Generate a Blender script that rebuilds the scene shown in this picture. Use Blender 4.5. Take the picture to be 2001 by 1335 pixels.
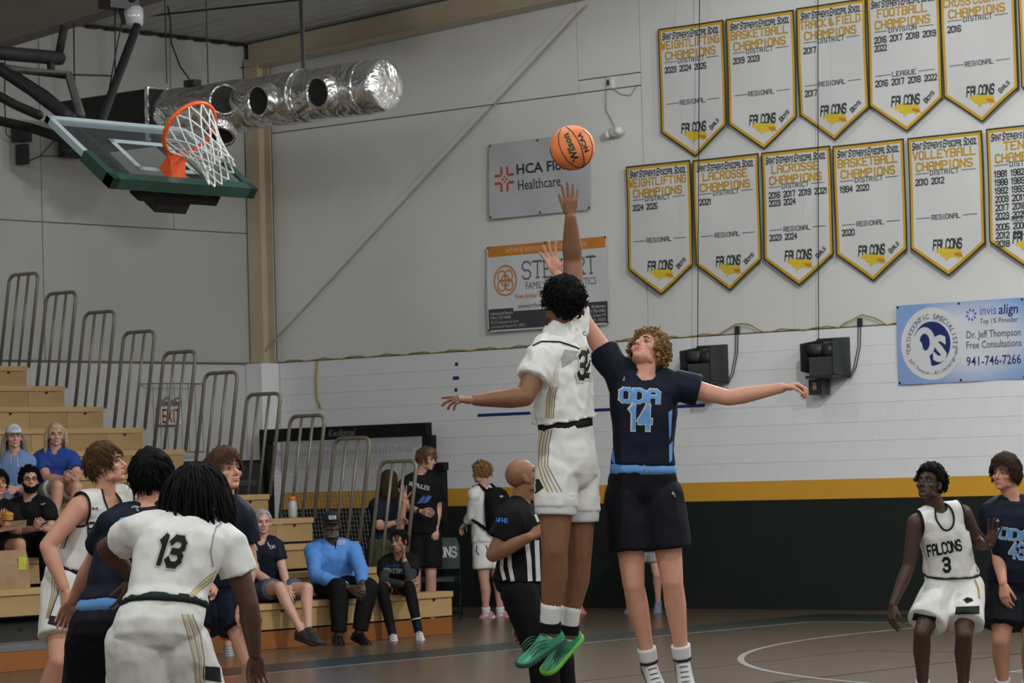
import bpy, bmesh, math, random
import numpy as np
from mathutils import Vector, Matrix, noise
from mathutils.bvhtree import BVHTree

for _o in list(bpy.data.objects): bpy.data.objects.remove(_o)
SC = bpy.context.scene
COL = SC.collection
RND = random.Random(7)

# ------------------------------------------------------------------ camera
# world: origin = middle of the centre circle, +Y towards the end wall, +X to the right along it
FPX, PITCH, ROLL, TH, CAMH = 6033.5, .0428785, -.0277909, .706948, 1.57
CXP, CYP = 1000.5, 667.5
_X = np.array([math.cos(TH), -math.sin(TH), 0]); _Y = np.array([math.sin(TH), math.cos(TH), 0])
_M = np.array([_X, _Y, [0, 0, 1.]])
_fw = np.array([0, math.cos(PITCH), math.sin(PITCH)]); _rt = np.array([1., 0, 0]); _up = np.cross(_rt, _fw)
CR = _M @ (math.cos(ROLL)*_rt + math.sin(ROLL)*_up)
CU = _M @ (-math.sin(ROLL)*_rt + math.cos(ROLL)*_up)
CF = _M @ _fw
CAM = np.array([*(-(_M @ np.array([.4, 16.45, 0]))[:2]), CAMH])
cam_data = bpy.data.cameras.new('camera')
cam = bpy.data.objects.new('camera', cam_data); COL.objects.link(cam)
cam_data.sensor_width = 36.0; cam_data.lens = FPX/2001*36.0
cam_data.clip_end = 200
cam_data.dof.use_dof = True; cam_data.dof.focus_distance = 16.4; cam_data.dof.aperture_fstop = 12.0
cam.matrix_world = Matrix(((CR[0], CU[0], -CF[0], CAM[0]), (CR[1], CU[1], -CF[1], CAM[1]), (CR[2], CU[2], -CF[2], CAM[2]), (0, 0, 0, 1)))
SC.camera = cam
vs = SC.view_settings
vs.view_transform = 'Standard'; vs.look = 'None'; vs.gamma = 1.0; vs.use_curve_mapping = False
vs.exposure = 0.12
# ------------------------------------------------------------------ light
world = bpy.data.worlds.new('world'); SC.world = world; world.use_nodes = True
world.node_tree.nodes['Background'].inputs[0].default_value = (.8, .85, 1, 1)
world.node_tree.nodes['Background'].inputs[1].default_value = 0.02
# high-bay lamps under the roof: (x, y, z, watts)
LAMPS = [(-9.4, 11.6, 6.75, 20), (-3.2, 8.2, 6.95, 380), (3.0, 8.6, 7.1, 400),
         (-9.6, 2.0, 6.6, 12), (-2.5, 2.0, 7.0, 130), (4.5, 2.0, 7.1, 210),
         (-7.0, -4.5, 6.7, 50), (0.0, -5.0, 7.1, 190), (7.0, -4.5, 6.9, 230),
         (-7.0, -13.0, 6.7, 50), (0.0, -13.0, 7.1, 120), (7.0, -13.0, 6.9, 160)]
for lx, ly, lz, lw in LAMPS:
    ld = bpy.data.lights.new('high_bay_light', 'POINT'); ld.shadow_soft_size = .16; ld.energy = lw*2.1
    ld.color = (.95, .985, 1.0)
    lo = bpy.data.objects.new('high_bay_light', ld); COL.objects.link(lo); lo.location = (lx, ly, lz-.2)

# ------------------------------------------------------------------ helpers
def ray(x, y): return ((x-CXP)*CR - (y-CYP)*CU + FPX*CF)/FPX
def at(x, y, d): return Vector(CAM + ray(x, y)*d)
def on_floor(x, y, z=0.0):
    r = ray(x, y); return Vector(CAM + r*((z-CAM[2])/r[2]))
def on_y(x, y, Y):
    r = ray(x, y); return Vector(CAM + r*((Y-CAM[1])/r[1]))
def on_x(x, y, X):
    r = ray(x, y); return Vector(CAM + r*((X-CAM[0])/r[0]))
def depth(p): return float((np.array(p)-CAM) @ CF)
VR, VU, VF = Vector(CR), Vector(CU), Vector(CF)
HR = Vector((CR[0], CR[1], 0)).normalized(); HF = Vector((CF[0], CF[1], 0)).normalized()   # level right / away axes

def srgb(r, g, b):
    f = lambda c: (c/255)/12.92 if c/255 <= .04045 else ((c/255+.055)/1.055)**2.4
    return (f(r), f(g), f(b))

MATS = {}
def mat(name, col, rough=.6, metal=0.0, var=.0, vscale=6.0, bump=0.0, bscale=60.0, spec=.5, stretch=None, sheen=0, coat=0):
    if name in MATS: return MATS[name]
    m = bpy.data.materials.new(name); m.use_nodes = True; nt = m.node_tree
    b = nt.nodes['Principled BSDF']
    b.inputs['Base Color'].default_value = (*col, 1); b.inputs['Roughness'].default_value = rough
    b.inputs['Metallic'].default_value = metal; b.inputs['Specular IOR Level'].default_value = spec
    if sheen: b.inputs['Sheen Weight'].default_value = sheen
    if coat: b.inputs['Coat Weight'].default_value = coat; b.inputs['Coat Roughness'].default_value = .15
    tc = None
    if var or bump:
        tc = nt.nodes.new('ShaderNodeTexCoord'); src = tc.outputs['Object']
        if stretch:
            mp = nt.nodes.new('ShaderNodeMapping'); mp.inputs['Scale'].default_value = stretch
            nt.links.new(src, mp.inputs[0]); src = mp.outputs[0]
    if var:
        n = nt.nodes.new('ShaderNodeTexNoise'); n.inputs['Scale'].default_value = vscale; n.inputs['Detail'].default_value = 4
        nt.links.new(src, n.inputs['Vector'])
        r = nt.nodes.new('ShaderNodeValToRGB')
        r.color_ramp.elements[0].position = .3; r.color_ramp.elements[1].position = .7
        r.color_ramp.elements[0].color = (*[c*(1-var) for c in col], 1); r.color_ramp.elements[1].color = (*[min(1, c*(1+var)) for c in col], 1)
        nt.links.new(n.outputs['Fac'], r.inputs[0]); nt.links.new(r.outputs[0], b.inputs['Base Color'])
    if bump:
        n2 = nt.nodes.new('ShaderNodeTexNoise'); n2.inputs['Scale'].default_value = bscale; n2.inputs['Detail'].default_value = 3
        nt.links.new(src, n2.inputs['Vector'])
        bp = nt.nodes.new('ShaderNodeBump'); bp.inputs['Strength'].default_value = bump; bp.inputs['Distance'].default_value = .01
        nt.links.new(n2.outputs['Fac'], bp.inputs['Height']); nt.links.new(bp.outputs[0], b.inputs['Normal'])
    MATS[name] = m; return m

class MB:
    def __init__(s): s.v = []; s.f = []
    def add(s, vs, fs):
        o = len(s.v); s.v += [tuple(v) for v in vs]; s.f += [tuple(i+o for i in f) for f in fs]; return s
    def box(s, c, size, rot=None):
        hx, hy, hz = [q/2 for q in size]; c = Vector(c)
        vs = [Vector((x*hx, y*hy, z*hz)) for z in (-1, 1) for y in (-1, 1) for x in (-1, 1)]
        if rot is not None: vs = [rot @ v for v in vs]
        return s.add([c+v for v in vs], [(0, 2, 3, 1), (4, 5, 7, 6), (0, 1, 5, 4), (2, 6, 7, 3), (0, 4, 6, 2), (1, 3, 7, 5)])
    def bar(s, p, q, w, h, up=(0, 0, 1)):
        p = Vector(p); q = Vector(q); d = (q-p); L = d.length; d.normalize(); up = Vector(up)
        a = d.cross(up)
        if a.length < 1e-4: a = d.cross(Vector((1, 0, 0)))
        a.normalize(); b = a.cross(d)
        return s.box((p+q)/2, (w, L, h), Matrix((a, d, b)).transposed())
    def quad(s, a, b, c, d): return s.add([a, b, c, d], [(0, 1, 2, 3)])
    def tube(s, pts, r, n=8, cap=True, closed=False):
        pts = [Vector(p) for p in pts]; N = len(pts)
        rs = r if isinstance(r, (list, tuple)) else [r]*N
        rings = []; prev = None
        for i, p in enumerate(pts):
            if closed: t = pts[(i+1) % N]-pts[i-1]
            else: t = pts[min(i+1, N-1)]-pts[max(i-1, 0)]
            t.normalize()
            if prev is None:
                u = t.cross(Vector((0, 0, 1)))
                if u.length < 1e-3: u = t.cross(Vector((1, 0, 0)))
            else: u = prev - t*prev.dot(t)
            u.normalize(); w = t.cross(u); prev = u
            rings.append([p+(u*math.cos(2*math.pi*k/n)+w*math.sin(2*math.pi*k/n))*rs[i] for k in range(n)])
        vs = [v for rg in rings for v in rg]; fs = []
        for i in range(N if closed else N-1):
            for k in range(n):
                j = (i+1) % N
                fs.append((i*n+k, i*n+(k+1) % n, j*n+(k+1) % n, j*n+k))
        if cap and not closed:
            fs.append(tuple(range(n))[::-1]); fs.append(tuple((N-1)*n+k for k in range(n)))
        return s.add(vs, fs)
    def loft(s, rings, cap=True):
        n = len(rings[0]); vs = [v for rg in rings for v in rg]; fs = []
        for i in range(len(rings)-1):
            for k in range(n): fs.append((i*n+k, i*n+(k+1) % n, (i+1)*n+(k+1) % n, (i+1)*n+k))
        if cap: fs.append(tuple(range(n))[::-1]); fs.append(tuple((len(rings)-1)*n+k for k in range(n)))
        return s.add(vs, fs)
    def ell(s, c, rad, rot=None, nu=14, nv=9):
        c = Vector(c); rg = []
        vs = []
        for j in range(nv+1):
            ph = math.pi*j/nv-math.pi/2
            for i in range(nu):
                a = 2*math.pi*i/nu
                v = Vector((rad[0]*math.cos(ph)*math.cos(a), rad[1]*math.cos(ph)*math.sin(a), rad[2]*math.sin(ph)))
                if j in (0, nv): v = Vector((1e-4*math.cos(a), 1e-4*math.sin(a), v.z))
                vs.append(c+(rot @ v if rot is not None else v))
        fs = [(j*nu+i, j*nu+(i+1) % nu, (j+1)*nu+(i+1) % nu, (j+1)*nu+i) for j in range(nv) for i in range(nu)]
        fs.append(tuple(range(nu))[::-1]); fs.append(tuple(nv*nu+i for i in range(nu)))
        return s.add(vs, fs)
    def prism(s, poly, z0, z1, fn):
        """poly 2d outline, fn(u,v,w)->3d"""
        n = len(poly)
        vs = [fn(u, v, z0) for u, v in poly]+[fn(u, v, z1) for u, v in poly]
        fs = [tuple(range(n))[::-1], tuple(range(n, 2*n))]+[(i, (i+1) % n, n+(i+1) % n, n+i) for i in range(n)]
        return s.add(vs, fs)
    def mesh(s, name='mesh'):
        me = bpy.data.meshes.new(name); me.from_pydata([tuple(v) for v in s.v], [], s.f); me.update(); return me

def link(name, me, material=None, parent=None, smooth=False):
    o = bpy.data.objects.new(name, me); COL.objects.link(o)
    if material is not None and len(me.materials) == 0: me.materials.append(material)
    if smooth:
        me.polygons.foreach_set('use_smooth', [True]*len(me.polygons))
    if parent is not None:
        o.parent = parent; o.matrix_parent_inverse = Matrix.Translation(-root_loc(parent))
    return o
def root_loc(o): return o.location.copy() if o.type == 'EMPTY' else Vector((0, 0, 0))
def obj(name, mb, material, parent=None, smooth=False, fix=True):
    me = mb.mesh(name)
    if fix:
        bm = bmesh.new(); bm.from_mesh(me); bmesh.ops.recalc_face_normals(bm, faces=bm.faces); bm.to_mesh(me); bm.free()
    return link(name, me, material, parent, smooth)
def smooth_angle(o, ang=40):
    me = o.data; me.polygons.foreach_set('use_smooth', [True]*len(me.polygons))
    me.set_sharp_from_angle(angle=math.radians(ang))
    return o
def tag(o, label=None, cat=None, group=None, kind=None):
    if label: o['label'] = label
    if cat: o['category'] = cat
    if group: o['group'] = group
    if kind: o['kind'] = kind
    return o
def thing(name, label, cat, loc, group=None):
    o = bpy.data.objects.new(name, None); COL.objects.link(o); o.location = loc; o.empty_display_size = .1
    return tag(o, label, cat, group)
def struct(name, mb, material, parent=None):
    o = obj(name, mb, material, parent)
    if parent is None: o['kind'] = 'structure'
    return o

# ---- lettering: stroke glyphs (block and slab-serif) and the built-in font
GL = {'A': '00 05 16 36 45 40|03 43', 'B': '00 06 36 45 44 33 42 41 30 00|03 33', 'C': '45 36 16 05 01 10 30 41', 'D': '00 06 26 45 41 20 00',
      'E': '46 06 00 40|03 33', 'F': '46 06 00|03 33', 'G': '45 36 16 05 01 10 30 41 43 23', 'H': '00 06|40 46|03 43', 'I': '20 26', 'J': '46 41 30 10 01 02',
      'K': '00 06|46 03 40', 'L': '06 00 40', 'M': '00 06 23 46 40', 'N': '00 06 40 46', 'O': '01 05 16 36 45 41 30 10 01', 'P': '00 06 36 45 44 33 03',
      'Q': '01 05 16 36 45 41 30 10 01|22 40', 'R': '00 06 36 45 44 33 03|23 40', 'S': '45 36 16 05 04 13 33 42 41 30 10 01', 'T': '06 46|26 20', 'U': '06 01 10 30 41 46',
      'V': '06 20 46', 'W': '06 10 24 30 46', 'X': '00 46|06 40', 'Y': '06 23 46|23 20', 'Z': '06 46 00 40', '0': '01 05 16 36 45 41 30 10 01', '1': '15 26 20',
      '2': '05 16 36 45 44 00 40', '3': '05 16 36 45 44 33 42 41 30 10 01|33 13', '4': '30 36 02 42', '5': '46 06 03 33 42 41 30 10 01', '6': '45 36 16 05 01 10 30 41 42 33 03',
      '7': '06 46 20', '8': '13 04 05 16 36 45 44 33 13 02 01 10 30 41 42 33', '9': '01 10 30 41 45 36 16 05 04 13 43', "'": '26 24', '&': '40 04 05 16 25 24 02 01 10 20 42', '-': '13 33', '%': '00 46|05 06|40 41'}
def strokes(ch, w):
    polys = []
    for pl in GL.get(ch, '').split('|'):
        P = [Vector((int(t[0]), int(t[1]))) for t in pl.split()]
        for a, b in zip(P, P[1:]):
            d = (b-a).normalized(); n = Vector((-d.y, d.x)); e = d*w*.38
            polys.append([a-e-n*w/2, b+e-n*w/2, b+e+n*w/2, a-e+n*w/2])
    return polys
def stroke_text(txt, h, wr=.62, weight=1.0, serif=False, gap=.3, slant=0.0, small=None):
    """flat polygons of txt, baseline left at 0,0, cap height h; returns verts, faces, width"""
    vs, fs = [], []; x = 0.0; first = True
    for ch in txt:
        hh = h
        if ch == ' ': x += h*wr*.55; first = True; continue
        if small and not first: hh = h*small
        first = False
        sx = hh*wr/4; sy = hh/6; wdt = 4 if ch not in "I'1" else 2
        polys = strokes(ch, weight)
        if serif:
            ends = {}
            for pl in GL.get(ch, '').split('|'):
                P = pl.split()
                for e in (P[0], P[-1]): ends[e] = ends.get(e, 0)+1
                for e in P[1:-1]: ends[e] = ends.get(e, 0)+2
            for e, k in ends.items():
                if e[1] in '06' and k <= 1 or (e in ('00', '06') and ch in 'BDEFPR'):
                    ex, ey = int(e[0]), int(e[1]); s2 = .42
                    yy = s2/2 if ey == 0 else 6-s2/2
                    polys.append([Vector((ex-1.0, yy-s2/2)), Vector((ex+1.0, yy-s2/2)), Vector((ex+1.0, yy+s2/2)), Vector((ex-1.0, yy+s2/2))])
        off = -1.0 if wdt == 2 else 0
        for p in polys:
            o = len(vs)
            vs += [(x+(q.x+off)*sx+slant*q.y*sy, q.y*sy) for q in p]; fs.append(tuple(range(o, o+len(p))))
        x += (wdt+gap*4+(.5 if serif else 0))*sx
    return vs, fs, x
_font_cache = {}
def font_text(txt, h, offset=0.0, wr=1.0, slant=0.0, align='LEFT'):
    key = (txt, offset)
    if key not in _font_cache:
        cu = bpy.data.curves.new('t', 'FONT'); cu.body = txt; cu.size = 1.0; cu.offset = offset; cu.resolution_u = 2; cu.fill_mode = 'FRONT'
        o = bpy.data.objects.new('t', cu); COL.objects.link(o)
        bpy.context.view_layer.update()
        me = o.to_mesh()
        vs = [(v.co.x, v.co.y) for v in me.vertices]; fs = [tuple(p.vertices) for p in me.polygons]
        o.to_mesh_clear(); bpy.data.objects.remove(o); bpy.data.curves.remove(cu)
        _font_cache[key] = (vs, fs)
    vs, fs = _font_cache[key]; k = h/.69
    vs = [(x*k*wr+slant*y*k, y*k) for x, y in vs]
    return vs, fs, max([v[0] for v in vs] or [0])
def put(mb, tv, fn, center=None, fit=None):
    """tv=(verts,faces,width) mapped by fn(u,v); centred on u=center; squeezed to width fit"""
    vs, fs, w = tv
    sx = 1.0
    if fit and w > 1e-6: sx = fit/w
    off = 0 if center is None else center-w*sx/2
    return mb.add([fn(x*sx+off, y) for x, y in vs], fs)
# ================================================================== the gym
YW, XW = 15.0, -17.5          # end wall and side wall planes
M_wall = mat('painted_white_wall', (.78, .78, .77), .62, var=.04, vscale=1.2, bump=.15, bscale=40)
M_block = mat('painted_white_block', (.80, .80, .80), .55, var=.02, vscale=3, bump=.25, bscale=90)
M_joint = mat('mortar_joint', (.79, .79, .785), .8, var=.05)
M_panel = mat('cream_wall_panel', (.70, .69, .665), .6, var=.05, vscale=.7, bump=.12, bscale=30)
M_seam = mat('dark_panel_seam', (.12, .11, .095), .9, var=.1)
M_yellow = mat('golden_yellow_paint', (.66, .33, .03), .5, var=.04, vscale=4, bump=.1)
M_dgreen = mat('dark_green_paint', (.0135, .019, .0165), .42, var=.08, vscale=3, bump=.1, spec=.3)
M_black = mat('black_rubber', (.008, .008, .008), .6, var=.1)
M_blackmetal = mat('black_painted_metal', (.010, .010, .011), .65, var=.15, vscale=8, spec=.2)
M_cream = mat('cream_steel', (.50, .42, .29), .5, var=.08, vscale=2)
M_roof = mat('galvanised_roof_deck', (.46, .46, .45), .5, var=.06, vscale=2)
M_dark = mat('dark_charcoal', (.02, .02, .021), .6, var=.1)

# --- floor with a hardwood strip material
def floor_material():
    m = bpy.data.materials.new('maple_court_floor'); m.use_nodes = True; nt = m.node_tree; b = nt.nodes['Principled BSDF']
    tc = nt.nodes.new('ShaderNodeTexCoord'); mp = nt.nodes.new('ShaderNodeMapping')
    mp.inputs['Rotation'].default_value = (0, 0, math.pi/2)
    br = nt.nodes.new('ShaderNodeTexBrick'); br.inputs['Scale'].default_value = 1.0
    br.inputs['Brick Width'].default_value = 1.1; br.inputs['Row Height'].default_value = .057; br.inputs['Mortar Size'].default_value = .0012
    br.inputs['Color1'].default_value = (.135, .098, .064, 1); br.inputs['Color2'].default_value = (.110, .079, .051, 1); br.inputs['Mortar'].default_value = (.05, .036, .025, 1)
    nz = nt.nodes.new('ShaderNodeTexNoise'); nz.inputs['Scale'].default_value = 3.0; nz.inputs['Detail'].default_value = 6
    mp2 = nt.nodes.new('ShaderNodeMapping'); mp2.inputs['Scale'].default_value = (14, .6, 1)
    mx = nt.nodes.new('ShaderNodeMix'); mx.data_type = 'RGBA'; mx.blend_type = 'MULTIPLY'; mx.inputs[0].default_value = .35
    rp = nt.nodes.new('ShaderNodeValToRGB'); rp.color_ramp.elements[0].color = (.62, .6, .58, 1)
    L = nt.links.new
    L(tc.outputs['Object'], mp.inputs[0]); L(mp.outputs[0], br.inputs['Vector'])
    L(tc.outputs['Object'], mp2.inputs[0]); L(mp2.outputs[0], nz.inputs['Vector']); L(nz.outputs['Fac'], rp.inputs[0])
    L(br.outputs['Color'], mx.inputs[6]); L(rp.outputs[0], mx.inputs[7]); L(mx.outputs[2], b.inputs['Base Color'])
    b.inputs['Roughness'].default_value = .24; b.inputs['Specular IOR Level'].default_value = .55
    bp = nt.nodes.new('ShaderNodeBump'); bp.inputs['Strength'].default_value = .12; bp.inputs['Distance'].default_value = .004
    L(nz.outputs['Fac'], bp.inputs['Height']); L(bp.outputs[0], b.inputs['Normal'])
    return m
floor = struct('floor', MB().box((-2.5, -3, -.05), (31, 36.6, .1)), floor_material())
M_lw = mat('white_court_paint', (.36, .36, .355), .3, var=.03); M_lg = mat('dark_green_court_paint', (.011, .021, .019), .34, var=.06)
M_lr = mat('dark_red_court_paint', (.17, .035, .03), .28, var=.05); M_lk = mat('black_court_paint', (.02, .02, .02), .28, var=.05)
def fline(name, p, q, w, m, z=.0016):
    p = Vector((*p, z)); q = Vector((*q, z)); d = (q-p).normalized(); n = Vector((-d.y, d.x, 0))*w/2
    return obj(name, MB().quad(p-n, q-n, q+n, p+n), m, floor)
def farc(name, c, r, a0, a1, w, m, z=.0018, n=64):
    mb = MB(); A = [a0+(a1-a0)*i/n for i in range(n+1)]
    for a, b in zip(A, A[1:]):
        P = lambda t, rr: Vector((c[0]+rr*math.cos(t), c[1]+rr*math.sin(t), z))
        mb.quad(P(a, r-w/2), P(b, r-w/2), P(b, r+w/2), P(a, r+w/2))
    return obj(name, mb, m, floor)
SX, BY = 7.64, 12.85
for s in (-1, 1):
    fline('sideline_border', (s*(SX+.42), -BY-1.35), (s*(SX+.42), BY+1.35), .84, M_lg, .0012)
    fline('sideline', (s*SX, -BY), (s*SX, BY), .05, M_lw)
    fline('baseline_border', (-SX, s*(BY+.675)), (SX, s*(BY+.675)), 1.35, M_lg, .0012)
    fline('baseline', (-SX, s*BY), (SX, s*BY), .05, M_lw)
    cy = s*(BY-1.6)
    a0 = 0 if s < 0 else math.pi
    farc('three_point_arc', (0, cy), 5.92, a0, a0+math.pi, .055, M_lw)
    for t in (-1, 1):
        fline('three_point_line', (t*5.92, cy), (t*5.92, s*BY), .055, M_lw)
        fline('lane_line', (t*1.8, s*BY), (t*1.8, s*(BY-5.8)), .05, M_lw)
    fline('free_throw_line', (-1.8, s*(BY-5.8)), (1.8, s*(BY-5.8)), .05, M_lw)
fline('centre_line', (-SX, 0), (SX, 0), .05, M_lw)
farc('centre_circle', (0, 0), 1.83, 0, 2*math.pi, .05, M_lw)
fline('volleyball_sideline', (-4.42, -8.97), (-4.42, 8.97), .05, M_lr)
fline('volleyball_sideline', (4.42, -8.97), (4.42, 8.97), .05, M_lr)
fline('volleyball_end_line', (-4.42, 8.97), (4.42, 8.97), .04, M_lr)
fline('practice_court_line', (-2.86, -11), (-2.86, 11), .04, M_lk)

# --- end wall: painted block below, sheet panels above
wall_end = struct('wall_end', MB().box((-2.5, YW+.16, 1.525), (30.4, .3, 3.05)).box((-2.5, YW+.21, 5.6), (30.4, .3, 5.1)), M_joint)
obj('yellow_band', MB().box((-2.6, YW, 1.309), (29.9, .03, .21)), M_yellow, wall_end)
obj('green_wainscot', MB().box((-2.6, YW, .64), (29.9, .03, 1.128)), M_dgreen, wall_end)
obj('white_block_field', MB().box((3.4, YW+.003, 2.232), (17.6, .026, 1.636)), M_block, wall_end)
bh = (3.05-1.414)/8; bw = .406
bme = MB().box((0, 0, 0), (bw-.0016, .03, bh-.0018)).mesh('block'); bme.materials.append(M_block)
hme = MB().box((0, 0, 0), (bw/2-.0016, .03, bh-.0018)).mesh('half_block'); hme.materials.append(M_block)
x0, nb = -17.2, 29
for r in range(8):
    for k in range(nb+1):
        half = (r % 2 == 1)
        x = x0+k*bw-(bw/2 if half else 0)
        if half and k == 0: me, xc = hme, x0+bw/4
        elif k == nb and half: me, xc = hme, x0+nb*bw-bw/4
        elif k == nb: continue
        else: me, xc = bme, x+bw/2
        o = link('block', me, None, wall_end); o.location = (xc, YW, 1.414+bh*(r+.5))
# upper panels with open seams
def panels(parent, boxes, fn, m):
    for (a0, a1, z0, z1) in boxes:
        mb = MB(); g = .007; mb.prism([(a0+g, z0+g), (a1-g, z0+g), (a1-g, z1-g), (a0+g, z1-g)], 0, .02, fn)
        obj('wall_panel', mb, m, parent)
obj('panel_backing', MB().box((-2.5, YW+.057, 5.6), (29.8, .004, 5.0)), M_seam, wall_end)
fe = lambda u, v, w: Vector((u, YW+.055-w, v))
panels(wall_end, [(-17.3, -11.32, 3.06, 5.98), (-17.3, -12.25, 5.98, 8.1), (-12.25, -11.32, 5.98, 6.13), (-12.25, -11.32, 6.13, 8.1), (-11.32, -5.2, 3.06, 8.1), (-5.2, 1, 3.06, 8.1), (1, 12, 3.06, 8.1)], fe, M_panel)
obj('base_strip', MB().box((-2.6, YW-.02, .042), (29.9, .02, .084)), M_black, wall_end)
obj('ledge_gap', MB().box((-2.6, YW+.03, 3.052), (29.9, .05, .02)), M_seam, wall_end)
# --- side wall
M_wall2 = mat('shaded_white_side_wall', (.54, .54, .53), .62, var=.04, vscale=1.2, bump=.15, bscale=40)  # white wall paint darkened: the dimmer light here is put into its colour
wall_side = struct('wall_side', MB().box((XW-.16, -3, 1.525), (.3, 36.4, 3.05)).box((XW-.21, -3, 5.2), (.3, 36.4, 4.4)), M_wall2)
obj('panel_backing', MB().box((XW-.056, -3, 5.15), (.004, 36, 4.3)), M_seam, wall_side)
fs_ = lambda u, v, w: Vector((XW-.055+w, u, v)); M_panel2 = mat('shaded_cream_side_panel', (.43, .425, .40), .6, var=.05, vscale=.7, bump=.12, bscale=30)  # end-wall panel cream darkened to stand in for the weaker light here
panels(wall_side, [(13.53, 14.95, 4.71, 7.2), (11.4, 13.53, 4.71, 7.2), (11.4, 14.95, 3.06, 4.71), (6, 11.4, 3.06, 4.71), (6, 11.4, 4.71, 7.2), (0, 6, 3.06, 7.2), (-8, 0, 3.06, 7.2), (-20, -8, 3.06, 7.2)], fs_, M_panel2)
obj('ledge_gap', MB().box((XW-.02, -3, 3.055), (.05, 36, .025)), M_seam, wall_side)
# other two walls of the hall, behind the camera's field
struct('wall_near', MB().box((-2.5, -20.6, 4), (30.4, .3, 8.2)), M_wall)
struct('wall_far_side', MB().box((12.6, -3, 4), (.3, 36.4, 8.2)), M_wall)
# --- roof deck: two pitches, ribbed
def zroof(x): return 7.12+.045*(min(x, 0-x if x > 0 else x)+17.5) if x <= 0 else 7.12+.045*17.5-.045*x
mb = MB(); ys = [-20.5+i*.3 for i in range(120)]
for i, y in enumerate(ys):
    if y > 15.2: break
    for (xa, xb) in ((-17.7, 0), (0, 12.8)):
        a, b_ = zroof(max(xa, -17.5)), zroof(min(xb, 12.5))
        mb.quad((xa, y, a), (xb, y, b_), (xb, y+.24, b_), (xa, y+.24, a))
        mb.quad((xa, y+.24, a), (xb, y+.24, b_), (xb, y+.255, b_+.035), (xa, y+.255, a+.035))
        mb.quad((xa, y+.255, a+.035), (xb, y+.255, b_+.035), (xb, y+.285, b_+.035), (xa, y+.285, a+.035))
        mb.quad((xa, y+.285, a+.035), (xb, y+.285, b_+.035), (xb, y+.3, b_), (xa, y+.3, a))
ceiling = struct('ceiling', mb, M_roof)
obj('roof_cover', MB().box((-2.5, -3, 8.15), (31, 36.8, .05)), M_dark, ceiling)
# eave strut with black dashes standing for its shadow gap along the side wall, rake beam along the end wall, corner column
obj('eave_strut', MB().bar((XW+.0, -20, 7.115), (XW+.0, 15, 7.115), .06, .03), M_dark, ceiling)
mb = MB()
for i in range(60):
    mb.box((XW+.035, 15-.3*i-.1, 7.1), (.05, .16, .03))
obj('eave_shadow_dash', mb, M_black, ceiling)['kind'] = 'stuff'
tr = struct('trim_1', MB().bar((-17.4, 14.86, 6.965), (0, 14.86, 6.965+.78), .2, .27), M_cream)
obj('lower_flange', MB().bar((-17.4, 14.83, 6.822), (0, 14.83, 6.822+.78), .3, .018), M_cream, tr)
tr = struct('trim_2', MB().box((-17.38, 14.88, 4.99), (.02, .2, 3.86)).box((-17.38, 14.78, 4.99), (.24, .018, 3.86)).box((-17.38, 14.98, 4.99), (.24, .018, 3.86)), M_cream)
obj('pier', MB().box((-17.36, 14.84, 1.525), (.28, .32, 3.05)), M_wall, tr)
# rigid frame rafter nearer to the camera
mb = MB(); zb = lambda x: 6.15+.087*(x+14.2)
mb.add([(-17.5, 8.0, zb(-17.5)), (0, 8.0, zb(0)), (0, 8.0, 8.0), (-17.5, 8.0, 7.2), (-17.5, 8.02, zb(-17.5)), (0, 8.02, zb(0)), (0, 8.02, 8.0), (-17.5, 8.02, 7.2)],
       [(0, 1, 2, 3), (7, 6, 5, 4), (0, 4, 5, 1), (1, 5, 6, 2), (2, 6, 7, 3), (3, 7, 4, 0)])
M_raft = mat('grey_beige_steel', (.17, .155, .13), .6, var=.06, vscale=2)
tr = struct('trim_3', mb, M_raft)
obj('lower_flange', MB().bar((-17.5, 8.01, zb(-17.5)), (0, 8.01, zb(0)), .26, .02), M_raft, tr)
tr4 = struct('trim_4', MB().tube([on_y(1148, 10, 14.9), on_y(518, 687, 14.9)], .011, 6), mat('brace_rod_paint', (.42, .39, .33), .5, var=.05))
# the far half of the hall seen from other places: ridge beam
struct('trim_5', MB().bar((0, -20, 7.75), (0, 14.8, 7.75), .2, .3), M_cream)

# --- high bay lamp housings (the lamps themselves, above the frame)
M_lens = bpy.data.materials.new('lamp_lens'); M_lens.use_nodes = True
_b = M_lens.node_tree.nodes['Principled BSDF']; _b.inputs['Emission Color'].default_value = (1, .96, .9, 1); _b.inputs['Emission Strength'].default_value = 6
M_house = mat('grey_lamp_housing', (.35, .35, .36), .4, metal=.6, var=.05)
def lathe(prof, c, n=20, axis=None):
    rings = []
    for r, z in prof: rings.append([Vector(c)+Vector((r*math.cos(2*math.pi*k/n), r*math.sin(2*math.pi*k/n), z)) for k in range(n)])
    return MB().loft(rings)
names = ['nearest the end wall', 'above the middle of the court', 'above the near half', 'nearest the camera end']
for i, (lx, ly, lz, lw) in enumerate(LAMPS):
    t = thing('high_bay_lamp', 'grey high bay lamp, %s row from the end wall, %s of three' % (['first', 'second', 'third', 'fourth'][i//3], ['left', 'middle', 'right'][i % 3]), 'lamp', (lx, ly, lz), 'high bay lamps under the roof')
    obj('housing', lathe([(.1, .34), (.12, .2), (.26, .04), (.28, .0), (.26, .0)], (lx, ly, lz)), M_house, t, True)
    obj('rod', MB().tube([(lx, ly, lz+.3), (lx, ly, zroof(lx)-.01)], .012, 6), M_blackmetal, t)
    obj('lens', lathe([(.25, .01), (.25, -.005)], (lx, ly, lz)), M_lens, t)

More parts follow.
